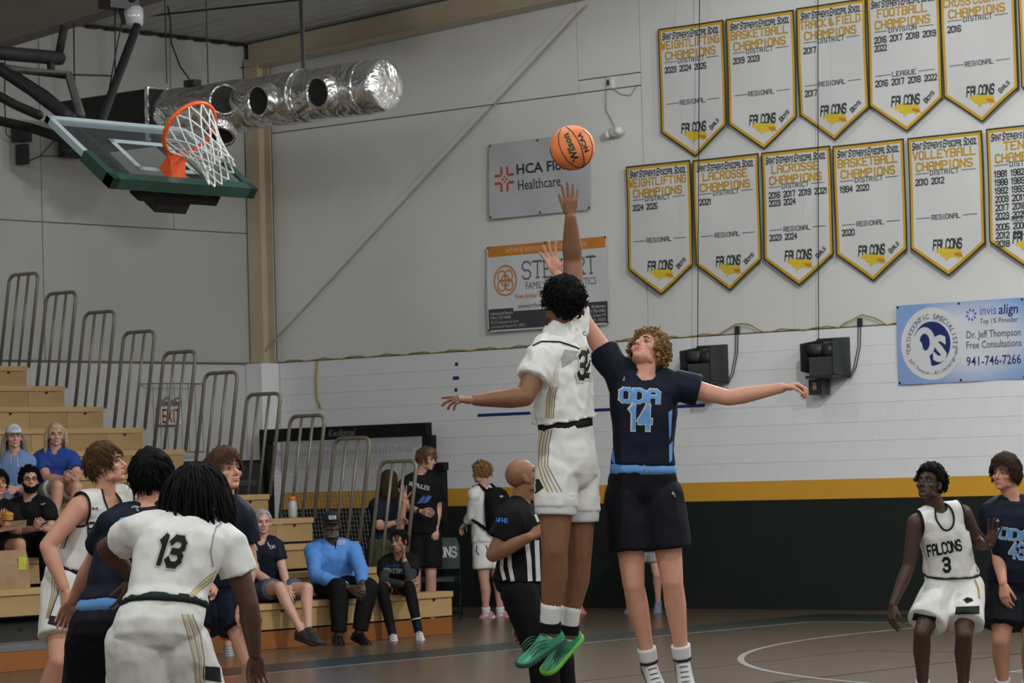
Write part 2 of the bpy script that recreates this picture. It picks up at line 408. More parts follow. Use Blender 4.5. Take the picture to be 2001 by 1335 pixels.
# --- bleachers: eleven rows rising from the court towards the side wall
M_wood = [mat('blond_bench_wood_%d' % i, c, .42, var=.1, vscale=5, bump=.05, stretch=(1, .12, 1), spec=.4) for i, c in enumerate([(.42, .265, .115), (.385, .24, .10), (.45, .285, .128)])]
M_nose = mat('pale_bench_nosing', (.47, .305, .14), .38, var=.08, vscale=6, stretch=(1, .1, 1))
M_kick = mat('amber_plinth_board', (.25, .085, .018), .4, var=.15, vscale=4, stretch=(1, .15, 1))
M_rail = mat('bronze_grey_rail', (.20, .18, .14), .42, metal=.3, var=.1, vscale=12)
M_gstep = mat('grey_step_board', (.13, .13, .14), .6, var=.08)
NR, RUN, RISE, X0, Z0, YE = 11, .635, .2515, -10.1, .425, 10.2
bl = thing('bleacher', 'long wooden bleacher with eleven rows of blond benches along the side wall', 'bleacher', (X0-3.3, YE-4, 0))
YN = -6.0
for r in range(NR):
    xf, zt = X0-RUN*r, Z0+RISE*r
    ys_ = 6.35 if r == 0 else YN
    # seat plank (nosing) and riser panels below, one every .53 m
    obj('seat_plank', MB().box((xf-.12, (YE+ys_)/2, zt-.028), (.24, YE-ys_, .056)), M_nose, bl)
    obj('deck', MB().box((xf-.30-RUN/2+.1, (YE+YN)/2, zt-RISE*.98), (RUN, YE-YN, .03)), M_gstep, bl)
    n = int((YE-ys_)/.53)
    for k in range(n):
        y1 = YE-.53*k; y0 = max(y1-.53, ys_)
        mm = M_wood[(k*7+r*3) % 3]
        me = bpy.data.meshes.get('riser_panel%d' % ((k*7+r*3) % 3))
        if me is None:
            me = MB().box((0, 0, 0), (.022, .524, .178)).mesh('riser_panel%d' % ((k*7+r*3) % 3)); me.materials.append(mm)
        o = link('riser_panel', me, None, bl); o.location = (xf-.03, (y0+y1)/2, zt-.06-.089-.002)
    if r == 0:
        obj('plinth_board', MB().box((xf-.04, (YE+YN)/2, .085), (.03, YE-YN, .165)), M_kick, bl)
        obj('grey_step', MB().box((xf-.3, (6.2+YN)/2, .2), (.5, 6.2-YN, .06)), M_gstep, bl)
    obj('end_panel', MB().box((xf-.17, YE-.012, zt-.15), (.28, .02, .18)), M_wood[0], bl)
obj('understructure', MB().prism([(X0-.12, .02), (X0-RUN*NR, .02), (X0-RUN*NR, Z0+RISE*NR-.55), (X0-.3, .2)], YN, YE-.06, lambda u, v, w: Vector((u, w, v))), M_dark, bl)
# seat brackets: small dark bolts under each nosing
bo = MB().box((0, 0, 0), (.012, .03, .02)).mesh('bracket'); bo.materials.append(M_blackmetal)
for r in range(NR):
    for k in range(7):
        o = link('bracket', bo, None, bl); o.location = (X0-RUN*r-.014, YE-.27-.53*2*k, Z0+RISE*r-.075)
# end rails, one hoop per row
for r in range(1, NR):
    xf, zt = X0-RUN*r, Z0+RISE*r
    t = thing('guard_rail', '', 'railing', (xf-.25, YE+.03, zt-.1), 'bleacher end rails')
    L = .065
    def rp(u, h): return Vector((xf-.52+u+.13*h/1.06, YE+.03+L*h/1.06, zt+h))
    W_, Hh, c = .5, 1.055, .085
    pts = [rp(0, -.02), rp(0, Hh-c)]+[rp(c-c*math.cos(a), Hh-c+c*math.sin(a)) for a in (.4, .8, 1.2)]+[rp(c, Hh), rp(W_-c, Hh)]+[rp(W_-c+c*math.sin(a), Hh-c+c*math.cos(a)) for a in (.4, .8, 1.2)]+[rp(W_, Hh-c), rp(W_, -.02)]
    obj('hoop', MB().tube(pts, .0205, 8), M_rail, t, True)
    for u in (.165, .33): obj('baluster', MB().tube([rp(u, -.02), rp(u, Hh)], .0165, 8), M_rail, t, True)
    nth = ['highest', 'second highest', 'third highest', 'fourth highest', 'fifth highest', 'fifth lowest', 'fourth lowest', 'third lowest', 'second lowest', 'lowest'][NR-1-r]
    t['label'] = 'bronze-grey tube hoop rail at the bleacher end, %s of ten' % nth

# --- soccer goal leaning against the end wall beside the bleacher
M_net = mat('white_netting', (.55, .55, .55), .8, var=.05)
g = thing('soccer_goal', 'black framed indoor soccer goal with white netting against the end wall', 'goal', (-16, 14.5, 0))
gy = 14.55
tl, trr = on_y(512, 838, gy), on_y(838, 827, gy)
zt = 2.2; gx0, gx1 = tl.x, trr.x
obj('crossbar', MB().bar((gx0, gy, zt-.07), (gx1, gy, zt-.07), .1, .16), M_blackmetal, g)
obj('post', MB().bar((gx1-.07, gy, 0), (gx1-.0, gy, zt-.14), .14, .1, (0, 1, 0)), M_blackmetal, g)
obj('post', MB().bar((gx0+.07, gy, 0), (gx0+.07, gy, zt-.14), .14, .1, (0, 1, 0)), M_blackmetal, g)
obj('ground_bar', MB().bar((gx0, gy+.3, .04), (gx1, gy+.3, .04), .08, .08), M_blackmetal, g)
mb = MB()
n = int((gx1-gx0-.2)/.055)
for i in range(n+1):
    x = gx0+.12+i*.055; mb.tube([(x, gy+.02, zt-.16), (x, gy+.3, .05)], .0017, 3, False)
for j in range(38):
    z = .06+j*.055; y = gy+.3-.28*(z-.05)/(zt-.2); mb.tube([(gx0+.12, y, z), (gx1-.1, y, z)], .0017, 3, False)
obj('net', mb, M_net, g)['kind'] = 'stuff'
mb = MB(); tv = font_text('Kwikgoal', .085, .012, slant=.25)
put(mb, tv, lambda u, v: Vector((u, gy-.052, zt-.11+v)), center=gx0+1.42)
obj('brand_lettering', mb, mat('grey_print', (.16, .16, .16), .6, var=.05), g)

# --- post, chair, cart, exit sign
pp = on_floor(868, 1200); pb = thing('steel_post', 'short black square steel post standing by the end wall next to the goal', 'post', pp)
top = pp.copy(); 
obj('upright', MB().box((pp.x, pp.y, .86), (.11, .11, 1.72)), M_blackmetal, pb)
obj('top_bracket', MB().box((pp.x+.06, pp.y-.02, 1.68), (.09, .09, .09)), M_blackmetal, pb)
obj('base_plate', MB().box((pp.x, pp.y, .012), (.3, .3, .024)), M_blackmetal, pb)
obj('latch', MB().box((pp.x+.07, pp.y-.06, 1.02), (.05, .03, .04)), M_blackmetal, pb)

M_seatg = mat('dark_green_vinyl', (.012, .026, .02), .35, var=.08)
ch = thing('folding_chair', 'dark green folding chair lettered FALCONS behind the front bench', 'chair', on_floor(885, 1195))
cd = 34.0
A = at(822, 1060, cd); B = at(897, 1054, cd)         # top corners of the backrest
ex = (B-A); ex.z = 0; wch = .50; ex.normalize(); ey = Vector((-ex.y, ex.x, 0))
if ey.dot(HF) < 0: ey = -ey
cb = Vector((B.x, B.y, 0))-ex*wch
F3 = lambda u, v, w: cb+ex*u+ey*w+Vector((0, 0, v))
zt = B.z+.02
rr = []
for (v, w) in ((zt, .03), (zt-.10, .0), (zt-.22, -.012), (zt-.34, -.02)):
    rr.append((v, w))
mb = MB()
for th_ in (0,):
    rings = []
    for (v, w) in rr:
        k = .88 if v == zt else 1
        rings.append([F3(wch/2+(u-.5)*wch*k, v, w+.05*(u-.5)**2*-1+d) for u in (0, .25, .5, .75, 1) for d in (0,)]+[F3(wch/2+(u-.5)*wch*k, v, w+.03-.05*(u-.5)**2) for u in (1, .75, .5, .25, 0)])
    mb.loft(rings)
smooth_angle(obj('backrest', mb, M_seatg, ch))
obj('seat', MB().prism([(0, -.02), (.06, -.42), (wch-.06, -.42), (wch, -.02)], .42, .465, lambda u, v, w: F3(u, w, v)), M_seatg, ch)
for u in (.0, wch):
    obj('frame_tube', MB().tube([F3(u, zt-.05, .04), F3(u, .45, .0), F3(u, .02, -.4)], .0125, 7), M_blackmetal, ch, True)
    obj('leg', MB().tube([F3(u, .44, -.3), F3(u, .02, .12)], .0125, 7), M_blackmetal, ch, True)
obj('cross_bar', MB().tube([F3(0, .15, .05), F3(wch, .15, .05)], .01, 6), M_blackmetal, ch)
mb = MB(); tv = stroke_text('FALCONS', .105, .62, 1.25)
put(mb, tv, lambda u, v: F3(u, zt-.21+v, -.028), center=wch/2, fit=.46)
obj('lettering', mb, mat('off_white_print', (.62, .62, .6), .6, var=.03), ch)

ex_s = thing('exit_sign', 'small red and white EXIT sign inside a wire cage on the side wall', 'sign', (XW+.1, 13.3, 2.42))
obj('sign_case', MB().box((XW+.06, 13.29, 2.4), (.08, .34, .22)), mat('white_plastic', (.7, .7, .68), .5, var=.02), ex_s)
mb = MB(); put(mb, stroke_text('EXIT', .15, .6, 1.15), lambda u, v: Vector((XW+.103, u, 2.32+v)), center=13.29, fit=.29)
obj('lettering', mb, mat('sign_red', (.42, .03, .02), .5, var=.04), ex_s)
obj('lamp_head', MB().ell((XW+.1, 13.22, 2.58), (.05, .06, .05)).ell((XW+.1, 13.40, 2.58), (.05, .06, .05)), M_house, ex_s, True)
cg = thing('wire_cage', 'wire guard cage around the exit sign on the side wall', 'cage', (XW+.1, 13.3, 1.95))
for z in (2.79, 1.95):
    obj('rim_wire', MB().tube([(XW, 12.86, z), (XW+.2, 12.9, z), (XW+.2, 13.72, z), (XW, 13.76, z)], .008, 6), M_rail, cg)
for k in range(8):
    y = 12.9+.82*k/7
    obj('wire', MB().tube([(XW+.2, y, 1.95), (XW+.2, y, 2.79)], .0045, 5), M_rail, cg)
ct = thing('equipment_cart', 'black wheeled equipment cart parked against the side wall under the exit sign', 'cart', (XW+.5, 13.3, 0))
obj('body', MB().box((XW+.42, 13.3, .99), (.6, 1.85, 1.62)), M_dark, ct)
obj('top_tray', MB().box((XW+.42, 13.3, 1.815), (.64, 1.9, .03)), M_blackmetal, ct)
obj('case', MB().box((XW+.5, 14.05, 1.73), (.3, .3, .2)), M_black, ct)
obj('label_plate', MB().box((XW+.735, 13.95, 1.55), (.01, .28, .07)), mat('grey_plate', (.06, .06, .06), .5, var=.05), ct)
for y in (12.5, 14.1):
    for x in (XW+.2, XW+.64): obj('wheel', MB().tube([(x-.02, y, .09), (x+.02, y, .09)], .09, 12), M_black, ct)

# --- bottle left on a bench
bt = thing('water_bottle', 'clear water bottle with an orange cap standing on a bench end', 'bottle', (X0-RUN*3-.12, YE-.42, Z0+RISE*3))
bp_ = at(572, 1008, 31.6); bp_ = Vector((X0-RUN*3-.15, 0, Z0+RISE*3)); 
r_ = ray(572, 1008); tq = (bp_.x-CAM[0])/r_[0]; bp_.y = min(CAM[1]+r_[1]*tq, YE-.1)
bt.location = bp_
M_bot = mat('milky_clear_plastic', (.40, .42, .41), .2, var=.05); M_cap = mat('orange_cap_plastic', (.75, .13, .02), .4, var=.03)
obj('bottle_body', lathe([(.043, 0), (.046, .02), (.046, .15), (.03, .18), (.028, .185)], bp_, 16), M_bot, bt, True)
obj('cap', lathe([(.034, .182), (.036, .19), (.036, .215), (.02, .222)], bp_, 16), M_cap, bt, True)
# ================================================================== things on the end wall
M_ban = mat('white_banner_cloth', (.63, .63, .62), .6, var=.02, vscale=4, bump=.2, bscale=3, stretch=(1, 1, .3))
M_bgold = mat('gold_banner_trim', (.60, .33, .02), .55, var=.05); M_bgreen = mat('green_banner_edge', (.022, .032, .014), .6, var=.05)
M_btext = mat('dark_green_print', (.03, .04, .034), .6, var=.05); M_btitle = mat('gold_print', (.50, .285, .015), .5, var=.06)
M_bird = mat('yellow_bird_print', (.66, .48, .03), .6, var=.05); M_birdo = mat('orange_bird_print', (.55, .20, .03), .6, var=.05)
BW, BS, BT = .925, 1.185, 1.505
def banner(x, z, title, rows1, rows2, sub1='DISTRICT', sub2='REGIONAL', tagw='', label=''):
    """championship banner hung with its top left corner at x, z on the end wall"""
    yb = YW-.02
    ph = RND.random()*6
    wave = lambda u, v: .012*math.sin(u*5+ph)*min(1, -v*1.2)+.012*math.sin(v*4+u*6+ph)*.6
    t = thing('championship_banner', label, 'banner', (x+BW/2, yb, z-BT), 'championship banners on the end wall')
    P = lambda u, v, o=0: Vector((x+u, yb-.022-wave(u, v)-o, z+v))
    def poly(ins):
        # pentagon inset
        k = ins*1.25
        return [(ins, -ins), (BW-ins, -ins), (BW-ins, -BS+ins*.45), (BW/2, -BT+k), (ins, -BS+ins*.45)]
    def sheet(ins, o, name, m):
        pg = poly(ins); mb = MB(); nx, ny = 10, 14
        x0_, x1_ = pg[0][0], pg[1][0]; yt = pg[0][1]; ysd = pg[2][1]; tip = pg[3][1]
        grid = []
        for j in range(ny+1):
            row = []
            for i in range(nx+1):
                f = i/nx; u = x0_+(x1_-x0_)*f
                yb_ = ysd+(tip-ysd)*(1-abs(2*f-1))
                row.append(P(u, yt+(yb_-yt)*j/ny, o))
            grid.append(row)
        vs = [q for r in grid for q in r]; W = nx+1
        fs = [(j*W+i, (j+1)*W+i, (j+1)*W+i+1, j*W+i+1) for j in range(ny) for i in range(nx)]
        mb.add(vs, fs); return obj(name, mb, m, t, True, fix=False)
    sheet(0, 0, 'edge_binding', M_bgreen); sheet(.018, .002, 'gold_border', M_bgold); sheet(.048, .004, 'field', M_ban)
    o = .006
    mb = MB()
    put(mb, stroke_text("SAINT STEPHEN'S EPISCOPAL SCHOOL", .072, .55, 1.5, slant=.2, small=.8), lambda u, v: P(u, v-.135, o), center=BW/2, fit=.80)
    def sub(txt, y):
        tv = stroke_text(txt, .048, .75, 1.15, serif=True); w = min(tv[2], .36)
        put(mb, tv, lambda u, v: P(u, v+y, o), center=BW/2, fit=w)
        for (a, b) in ((.09, BW/2-w/2-.02), (BW/2+w/2+.02, BW-.09)):
            mb.quad(P(a, y+.02, o), P(b, y+.02, o), P(b, y+.028, o), P(a, y+.028, o))
    sub(sub1, -.42); sub(sub2, -.895 if len(rows1) < 4 else -.99)
    def years(rows, y):
        for j, r in enumerate(rows):
            for i, yr in enumerate(r.split()):
                put(mb, stroke_text(yr, .060, .62, 1.5), lambda u, v: P(u+.09+.205*i, v+y-.088*j, o), fit=.165)
    years(rows1, -.515); years(rows2, -.985 if len(rows1) < 4 else -1.07)
    put(mb, stroke_text('FALCONS', .098, .5, 1.5, slant=.12), lambda u, v: P(u, v-1.215, o), center=BW*.5, fit=.35)
    if tagw:
        c, s = math.cos(.72), math.sin(.72)
        put(mb, stroke_text(tagw, .05, .6, 1.6, small=.8), lambda u, v: P(.715+u*c-v*s, -1.22+u*s+v*c, o), fit=.15)
    obj('lettering', mb, M_btext, t, fix=False)
    mb = MB(); ls = title.split('|')
    for j, ln in enumerate(ls):
        put(mb, stroke_text(ln, .082, .72, 1.35, serif=True, gap=.3), lambda u, v: P(u, v-(.243+.122*j), o), center=BW/2, fit=min(.82, .074*len(ln)+.04))
    obj('title_lettering', mb, M_btitle, t, fix=False)
    # running falcon emblem: yellow body with orange tail
    mb = MB(); B0 = (BW*.52, -1.275)
    out = [(-.16, .055), (-.10, .075), (0, .06), (.09, .055), (.15, .03), (.15, -.01), (.17, -.05), (.13, -.035), (.10, -.06), (.085, -.03), (.0, -.035), (-.05, -.07), (-.055, -.03), (-.10, -.015), (-.12, .02), (-.17, .03)]
    mb.add([P(B0[0]+a, B0[1]+b, o+.001) for a, b in out], [tuple(range(len(out)))])
    obj('bird_emblem', mb, M_bird, t, fix=False)
    mb = MB(); out = [(.05, .02), (.14, .005), (.155, -.03), (.11, -.03), (.06, -.01)]
    mb.add([P(B0[0]+a, B0[1]+b, o+.003) for a, b in out], [tuple(range(len(out)))])
    obj('bird_tail', mb, M_birdo, t, fix=False)
    return t
R1, R2 = 6.582, 5.045
banner(-10.985, R1, 'WEIGHTLIFTING|CHAMPIONS', ['2023 2024 2025'], [], tagw='GIRLS', label='white weightlifting champions banner listing 2023, 2024 and 2025, top row')
banner(-10.028, R1, 'BASKETBALL|CHAMPIONS', ['2019 2023'], [], tagw='BOYS', label='white basketball champions banner listing 2019 and 2023, top row')
banner(-9.075, R1+.01, 'TRACK & FIELD|CHAMPIONS', ['2017'], ['2017'], tagw='BOYS', label='white track and field champions banner on the end wall')
banner(-8.145, R1+.02, 'FOOTBALL|CHAMPIONS', ['2016 2017 2018 2019', '2022'], ['2016 2017 2018 2022'], 'DIVISION', 'LEAGUE', 'BOYS', label='white football champions banner with division and league years')
banner(-7.215, R1+.03, 'CROSS COUNTRY|CHAMPIONS', ['2016'], [], tagw='GIRLS', label='white cross country champions banner listing 2016, top row')
banner(-6.262, R1+.035, 'SOCCER|CHAMPIONS', ['2018'], [], tagw='', label='white champions banner cut by the right picture edge, top row')
banner(-11.515, R2+.01, 'WEIGHTLIFTING|CHAMPIONS', ['2024 2025'], [], tagw='BOYS', label='white weightlifting champions banner listing 2024 and 2025, bottom row')
banner(-10.557, R2, 'LACROSSE|CHAMPIONS', ['2021'], [], tagw='BOYS', label='white lacrosse champions banner listing only 2021')
banner(-9.602, R2, 'LACROSSE|CHAMPIONS', ['2016 2017 2019 2021', '2023 2024'], ['2023 2024'], tagw='GIRLS', label='white lacrosse champions banner with six district years')
banner(-8.645, R2-.012, 'BASKETBALL|CHAMPIONS', ['1994 2020'], ['2020'], tagw='GIRLS', label='white basketball champions banner listing 1994 and 2020, bottom row')
banner(-7.682, R2-.015, 'VOLLEYBALL|CHAMPIONS', ['2010 2012'], [], label='white volleyball champions banner listing 2010 and 2012')
banner(-6.705, R2-.008, 'TENNIS|CHAMPIONS', ['1981 1982 1985', '1988 1989 1990', '1992 1993 1994', '2009 2011 2012', '2017 2018 2019', '2023 2025'], ['2005 2006 2007', '2012 2014', '2018'], tagw='BOYS', label='white tennis champions banner crowded with years at the right picture edge')

# sponsor banners, flat printed vinyl with grommets
def sponsor(name, label, x0, x1, z0, z1, m):
    t = thing(name, label, 'banner', ((x0+x1)/2, YW-.02, z0), 'sponsor banners')
    nx, nz = 16, 10; ph = RND.random()*5
    yy = lambda u, v: YW-.012-.012*math.sin(u*3+ph)*math.sin(v*2.2+ph)-.006*math.sin(u*9+v*5)
    W = x1-x0; H = z1-z0
    P = lambda u, v, o=0: Vector((x0+u, yy(u, v)-.02-o, z0+v))
    vs = [P(W*i/nx, H*j/nz) for j in range(nz+1) for i in range(nx+1)]
    fs = [(j*(nx+1)+i, j*(nx+1)+i+1, (j+1)*(nx+1)+i+1, (j+1)*(nx+1)+i) for j in range(nz) for i in range(nx)]
    obj('vinyl_sheet', MB().add(vs, fs), m, t, True, fix=False)
    for u in (.02, W/2, W-.02):
        for v in (.02, H-.02):
            c = P(u, v, .004); obj('grommet', MB().tube([c, c-Vector((0, .006, 0))], .013, 8), M_dark, t)
    def grid_quad(u0, v0, u1, v1, o):
        mb = MB(); n1, n2 = 12, 4
        vs = [P(u0+(u1-u0)*i/n1, v0+(v1-v0)*j/n2, o) for j in range(n2+1) for i in range(n1+1)]
        mb.add(vs, [(j*(n1+1)+i, j*(n1+1)+i+1, (j+1)*(n1+1)+i+1, (j+1)*(n1+1)+i) for j in range(n2) for i in range(n1)]); return mb
    return t, P, W, H, grid_quad
M_vin = mat('grey_white_vinyl', (.50, .50, .52), .45, var=.02); M_vin2 = mat('white_vinyl', (.66, .66, .67), .45, var=.02)
M_pk = mat('black_print', (.03, .03, .035), .5, var=.02); M_pg = mat('grey_lettering_print', (.12, .12, .14), .5, var=.02)
M_por = mat('orange_print', (.62, .22, .03), .5, var=.03); M_prd = mat('red_orange_print', (.5, .07, .025), .5, var=.03); M_pw = mat('pale_print', (.5, .5, .5), .5, var=.02)
t, P, W, H, gq = sponsor('sponsor_banner', 'pale grey hospital sponsor banner with a red cross emblem behind the ball', -13.6, -12.05, 4.606, 5.50, M_vin)
mb = MB(); put(mb, font_text('HCA Florida', .115, .022), lambda u, v: P(.43+u, .50+v, .004), fit=1.0); put(mb, font_text('Healthcare', .12, .004, .8), lambda u, v: P(.44+u, .31+v, .004), fit=.66)
obj('lettering', mb, M_pk, t, fix=False)
mb = MB(); c0 = (.24, .46)
for k in range(4):
    a = k*math.pi/2; ca, sa = math.cos(a), math.sin(a)
    for sg in (-1, 1):
        pts = [(.03*sg, .055), (.03*sg, .15), (.062*sg, .15), (.062*sg, .075), (.055*sg, .045)]
        mb.add([P(c0[0]+(x*ca-y*sa), c0[1]+(x*sa+y*ca), .004) for x, y in pts], [(0, 1, 2, 3, 4)])
    pts = [(-.016, .03), (0, .012), (.016, .03), (0, .05)]
    mb.add([P(c0[0]+(x*ca-y*sa), c0[1]+(x*sa+y*ca), .004) for x, y in pts], [(0, 1, 2, 3)])
obj('cross_emblem', mb, M_prd, t, fix=False)

t, P, W, H, gq = sponsor('sponsor_banner', 'orthodontics sponsor banner with orange knot emblem, orange top and dark bottom strip', -13.67, -11.83, 3.262, 4.288, M_vin2)
obj('orange_strip', gq(.02, H-.135, W-.02, H-.01, .003), M_por, t, fix=False)
dk = mat('charcoal_violet_print', (.055, .05, .06), .5, var=.03)
mb = gq(.02, .02, W-.02, .27, .003); o1 = obj('dark_strip', mb, dk, t, fix=False)
mb = gq(.40, .23, 1.35, .33, .005); obj('web_tab', mb, M_vin2, t, fix=False)
mb = MB(); put(mb, font_text('where exceptional is the rule', .075, .01), lambda u, v: P(u, H-.10+v, .006), center=W/2, fit=1.25); obj('strip_lettering', mb, mat('pale_orange_print', (.72, .45, .25), .5, var=.02), t, fix=False)
mb = MB(); put(mb, stroke_text('STEWART', .20, .62, .62, serif=True, gap=.25), lambda u, v: P(.56+u, .60+v, .005), fit=1.13)
put(mb, font_text('FAMILY ORTHODONTICS', .085, 0), lambda u, v: P(.60+u, .475+v, .005), fit=1.06); obj('lettering', mb, M_pg, t, fix=False)
mb = MB(); put(mb, font_text('Free Initial Exam & Digital Imaging', .055, .01), lambda u, v: P(u, .375+v, .005), center=.98, fit=1.1)
c0 = (.29, .60)
def ring(r0, r1, sx=1, n=28):
    for i in range(n):
        a, b = 2*math.pi*i/n, 2*math.pi*(i+1)/n
        mb.quad(P(c0[0]+r0*math.cos(a), c0[1]+r0*math.sin(a), .005), P(c0[0]+r0*math.cos(b), c0[1]+r0*math.sin(b), .005), P(c0[0]+r1*math.cos(b), c0[1]+r1*math.sin(b), .005), P(c0[0]+r1*math.cos(a), c0[1]+r1*math.sin(a), .005))
ring(.165, .185)
for (dx, dy) in ((.055, .055), (-.055, .055), (.055, -.055), (-.055, -.055), (0, 0)):
    for i in range(18):
        a, b = 2*math.pi*i/18, 2*math.pi*(i+1)/18
        f = lambda an, r: P(c0[0]+dx+r*math.cos(an), c0[1]+dy+r*math.sin(an), .006)
        mb.quad(f(a, .055), f(b, .055), f(b, .072), f(a, .072))
obj('knot_emblem', mb, M_por, t, fix=False)
mb = MB(); put(mb, font_text('stewartfamilyortho.com', .055, .008), lambda u, v: P(u, .258+v, .007), center=.875, fit=.8); obj('web_lettering', mb, M_pg, t, fix=False)
mb = MB()
for j, s in enumerate(['Lakewood Ranch', '(941) 757-0000', '6215 Lakewood Lane', 'Lakewood Ranch FL 34211']): put(mb, font_text(s, .034, .012 if j < 2 else 0), lambda u, v: P(.05+u, .20-.052*j+v, .006))
for j, s in enumerate(['Bradenton', '(941) 756-2462', '716 35th Street W', 'Bradenton FL 34205']):
    tv = font_text(s, .034, .012 if j < 2 else 0); put(mb, tv, lambda u, v: P(W-.05-tv[2]+u, .20-.052*j+v, .006))
obj('address_lettering', mb, M_pw, t, fix=False)

M_sky = mat('pale_blue_vinyl', (.30, .42, .68), .4)
_nt = M_sky.node_tree; _tc = _nt.nodes.new('ShaderNodeTexCoord'); _mp = _nt.nodes.new('ShaderNodeMapping'); _mp.inputs['Location'].default_value = (6.98/.95, 0, -2.84/.52); _mp.inputs['Scale'].default_value = (1/.95, 0, 1/.52)
_ln = _nt.nodes.new('ShaderNodeVectorMath'); _ln.operation = 'LENGTH'; _rp = _nt.nodes.new('ShaderNodeValToRGB'); _rp.color_ramp.elements[0].position = .45; _rp.color_ramp.elements[0].color = (.64, .66, .70, 1); _rp.color_ramp.elements[1].position = .95; _rp.color_ramp.elements[1].color = (.24, .37, .66, 1)
_nt.links.new(_tc.outputs['Object'], _mp.inputs[0]); _nt.links.new(_mp.outputs[0], _ln.inputs[0]); _nt.links.new(_ln.outputs['Value'], _rp.inputs[0]); _nt.links.new(_rp.outputs[0], _nt.nodes['Principled BSDF'].inputs['Base Color'])
t, P, W, H, gq = sponsor('sponsor_banner', 'blue and white orthodontic specialists banner with a round OS emblem', -7.90, -6.33, 2.405, 3.252, M_sky)
M_navy = mat('royal_navy_print', (.012, .025, .14), .45, var=.03)
c0 = (.44, .42)
def disc(r, o, m, name, n=40, cx=0, cy=0, sx=1.0):
    mb = MB(); mb.add([P(c0[0]+cx, c0[1]+cy, o)]+[P(c0[0]+cx+r*sx*math.cos(2*math.pi*i/n), c0[1]+cy+r*math.sin(2*math.pi*i/n), o) for i in range(n)], [(0, 1+i, 1+(i+1) % n) for i in range(n)])
    return obj(name, mb, m, t, fix=False)
disc(.385, .003, M_vin2, 'white_disc'); disc(.235, .005, M_navy, 'navy_disc')
mb = MB(); 
def ringe(cx, cy, rx, ry, w, n=32):
    for i in range(n):
        a, b = 2*math.pi*i/n, 2*math.pi*(i+1)/n
        f = lambda an, k: P(c0[0]+cx+(rx+k)*math.cos(an), c0[1]+cy+(ry+k)*math.sin(an), .008)
        mb.quad(f(a, -w/2), f(b, -w/2), f(b, w/2), f(a, w/2))
ringe(-.085, .02, .10, .125, .07)
put(mb, font_text('S', .25, .05), lambda u, v: P(c0[0]+.015+u, c0[1]-.18+v, .008))
obj('monogram', mb, M_vin2, t, fix=False)
mb = MB()
def arc_text(s, r, a_mid, h, flip=False):
    n = len(s); step = h*(.62 if flip else .80)/r
    for i, c_ in enumerate(s):
        if c_ == ' ': continue
        a = a_mid+((n-1)/2-i)*step*(-1 if flip else 1)
        tv = font_text(c_, h, .006); w = tv[2]
        ca, sa = math.cos(a-math.pi/2), math.sin(a-math.pi/2)
        if flip: ca, sa = math.cos(a+math.pi/2), math.sin(a+math.pi/2)
        bx, by = c0[0]+r*math.cos(a), c0[1]+r*math.sin(a)
        put(mb, tv, lambda u, v: P(bx+(u-w/2)*ca-v*sa, by+(u-w/2)*sa+v*ca, .006))
arc_text('ORTHODONTIC SPECIALISTS', .265, math.pi/2, .052)
arc_text('Dr. Jeff Thompson - All-invisalign.com', .33, -math.pi/2, .038, True)
obj('ring_lettering', mb, M_pg, t, fix=False)
mb = MB(); put(mb, font_text('Dr. Jeff Thompson', .075, .006), lambda u, v: P(.86+u, .455+v, .005), fit=.66)
put(mb, font_text('Free Consultations', .075, .006), lambda u, v: P(.855+u, .345+v, .005), fit=.67)
put(mb, font_text('Top 1% Provider', .052, .004, slant=.1), lambda u, v: P(1.03+u, .60+v, .005), fit=.46)
obj('lettering', mb, M_pg, t, fix=False)
mb = MB(); put(mb, font_text('941-746-7266', .095, .004), lambda u, v: P(.855+u, .165+v, .005), fit=.66); put(mb, font_text('align', .10, .01, slant=.12), lambda u, v: P(1.26+u, .69+v, .005), fit=.235)
obj('phone_lettering', mb, M_navy, t, fix=False)
mb = MB(); put(mb, font_text('invis', .10, 0, slant=.12), lambda u, v: P(1.03+u, .69+v, .005), fit=.21)
for k in range(8):
    a = k*math.pi/4+.2; ca, sa = math.cos(a), math.sin(a)
    mb.add([P(.93+x*ca-y*sa, .70+x*sa+y*ca, .005) for x, y in ((.03, 0), (.05, -.014), (.075, 0), (.05, .014))], [(0, 1, 2, 3)])
obj('blue_lettering', mb, mat('violet_blue_print', (.10, .16, .55), .5, var=.03), t, fix=False)

